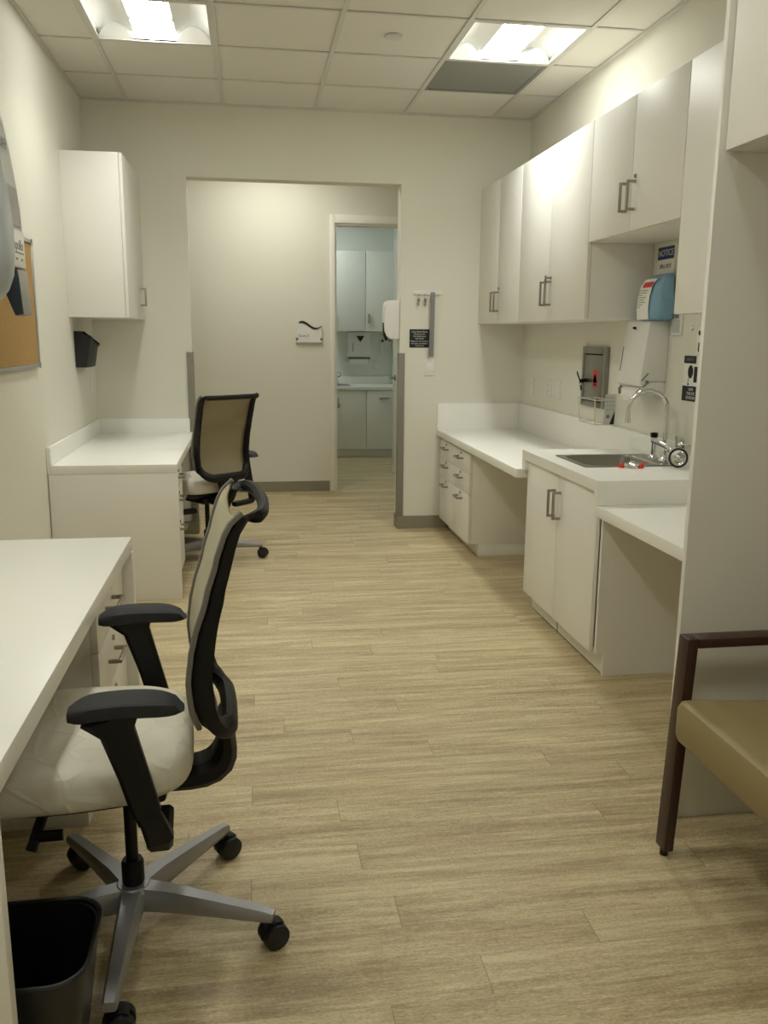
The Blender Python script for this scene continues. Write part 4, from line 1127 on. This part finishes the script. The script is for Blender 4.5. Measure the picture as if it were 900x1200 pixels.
exam_upper(.99 - .0, 1.363, 'white wall cabinet door in the exam room, left one by the door frame', 1.01)
exam_upper(1.365, EX1 - .001, 'white wall cabinet door in the exam room, right one above the towel dispenser', 1.405)
t = thing('paper_towel_dispenser', 'white paper towel dispenser with dark triangle on the exam room wall', 'paper towel dispenser', (1.32, 10.6, 1.08))
B().box(1.183, 1.457, 10.53, EY - .0005, 1.155, 1.45, .008).build('housing', 'plastic', t)
B().prism([(1.28, 1.405), (1.375, 1.405), (1.345, 1.355), (1.328, 1.335), (1.31, 1.355)], 'y', 10.524, 10.5295).build('emblem', 'ink', t)
B().box(1.235, 1.243, 10.526, 10.5295, 1.22, 1.32).build('level_window', 'inkgrey', t)
B().box(1.19, 1.45, 10.545, EY - .0005, 1.128, 1.1545, .004).build('lip', 'inkgrey', t)
B().bar([(1.31, 10.56, 1.145), (1.31, 10.545, 1.12), (1.31, 10.55, 1.065)], (1, 0, 0), .22, .004).build('paper_towel', 'paper', t)
t = thing('outlet_plate', 'white outlet plate on the exam room wall right of the towel dispenser', 'outlet', (1.535, EY, 1.01))
B().box(1.495, 1.575, EY - .007, EY - .0005, 1.0, 1.125, .002).build('plate', 'plastic', t)
for z in (1.04, 1.085): B().box(1.517, 1.553, EY - .010, EY - .0075, z - .015, z + .015, .003).build('socket', 'trim', t)
t = thing('glove_bracket', 'small pale wire bracket on the exam room wall behind the jamb dispenser', 'bracket', (1.63, EY, 1.18))
b = B(); b.tube([(1.60, EY - .03, 1.34), (1.60, EY - .05, 1.19), (1.70, EY - .05, 1.19), (1.70, EY - .03, 1.34)], .006, 8); b.build('wire_loop', 'trim', t)
B().box(1.585, 1.72, EY - .03, EY - .0005, 1.32, 1.36, .003).build('mount', 'plastic', t)
B().cyl((1.61, EY - .0305, 1.345), (1.61, EY - .034, 1.345), .016).build('knob', 'ink', t)

# ------------------------------------------------------------------ camera + view
cam = bpy.data.cameras.new('camera'); co = bpy.data.objects.new('camera', cam); COL.objects.link(co)
f_px, yaw, pitch, roll, hc = 1011.609, 0.1539466, 0.2010669, 0.0083722, 1.4797
hc = 1.40515
cyw, syw, cp, sp = math.cos(yaw), math.sin(yaw), math.cos(pitch), math.sin(pitch)
fwd = Vector((syw * cp, cyw * cp, -sp)); right = Vector((cyw, -syw, 0)); up = right.cross(fwd)
r2 = right * math.cos(roll) + up * math.sin(roll); u2 = up * math.cos(roll) - right * math.sin(roll)
M = Matrix((r2, u2, -fwd)).transposed().to_4x4(); M.translation = (0, 0, hc)
co.matrix_world = M
cam.sensor_fit = 'VERTICAL'; cam.sensor_height = 36; cam.lens = f_px / 1200 * 36
cam.clip_start = .02
SC.camera = co

wd = bpy.data.worlds.new('world'); SC.world = wd; wd.use_nodes = True
wd.node_tree.nodes['Background'].inputs['Color'].default_value = (.9, .88, .8, 1)
wd.node_tree.nodes['Background'].inputs['Strength'].default_value = 0.0
vs = SC.view_settings
vs.view_transform = 'Standard'; vs.look = 'None'; vs.gamma = 1; vs.use_curve_mapping = False; vs.exposure = 0.33
SC.cycles.max_bounces = 10; SC.cycles.diffuse_bounces = 6
SC.cycles.use_denoising = True
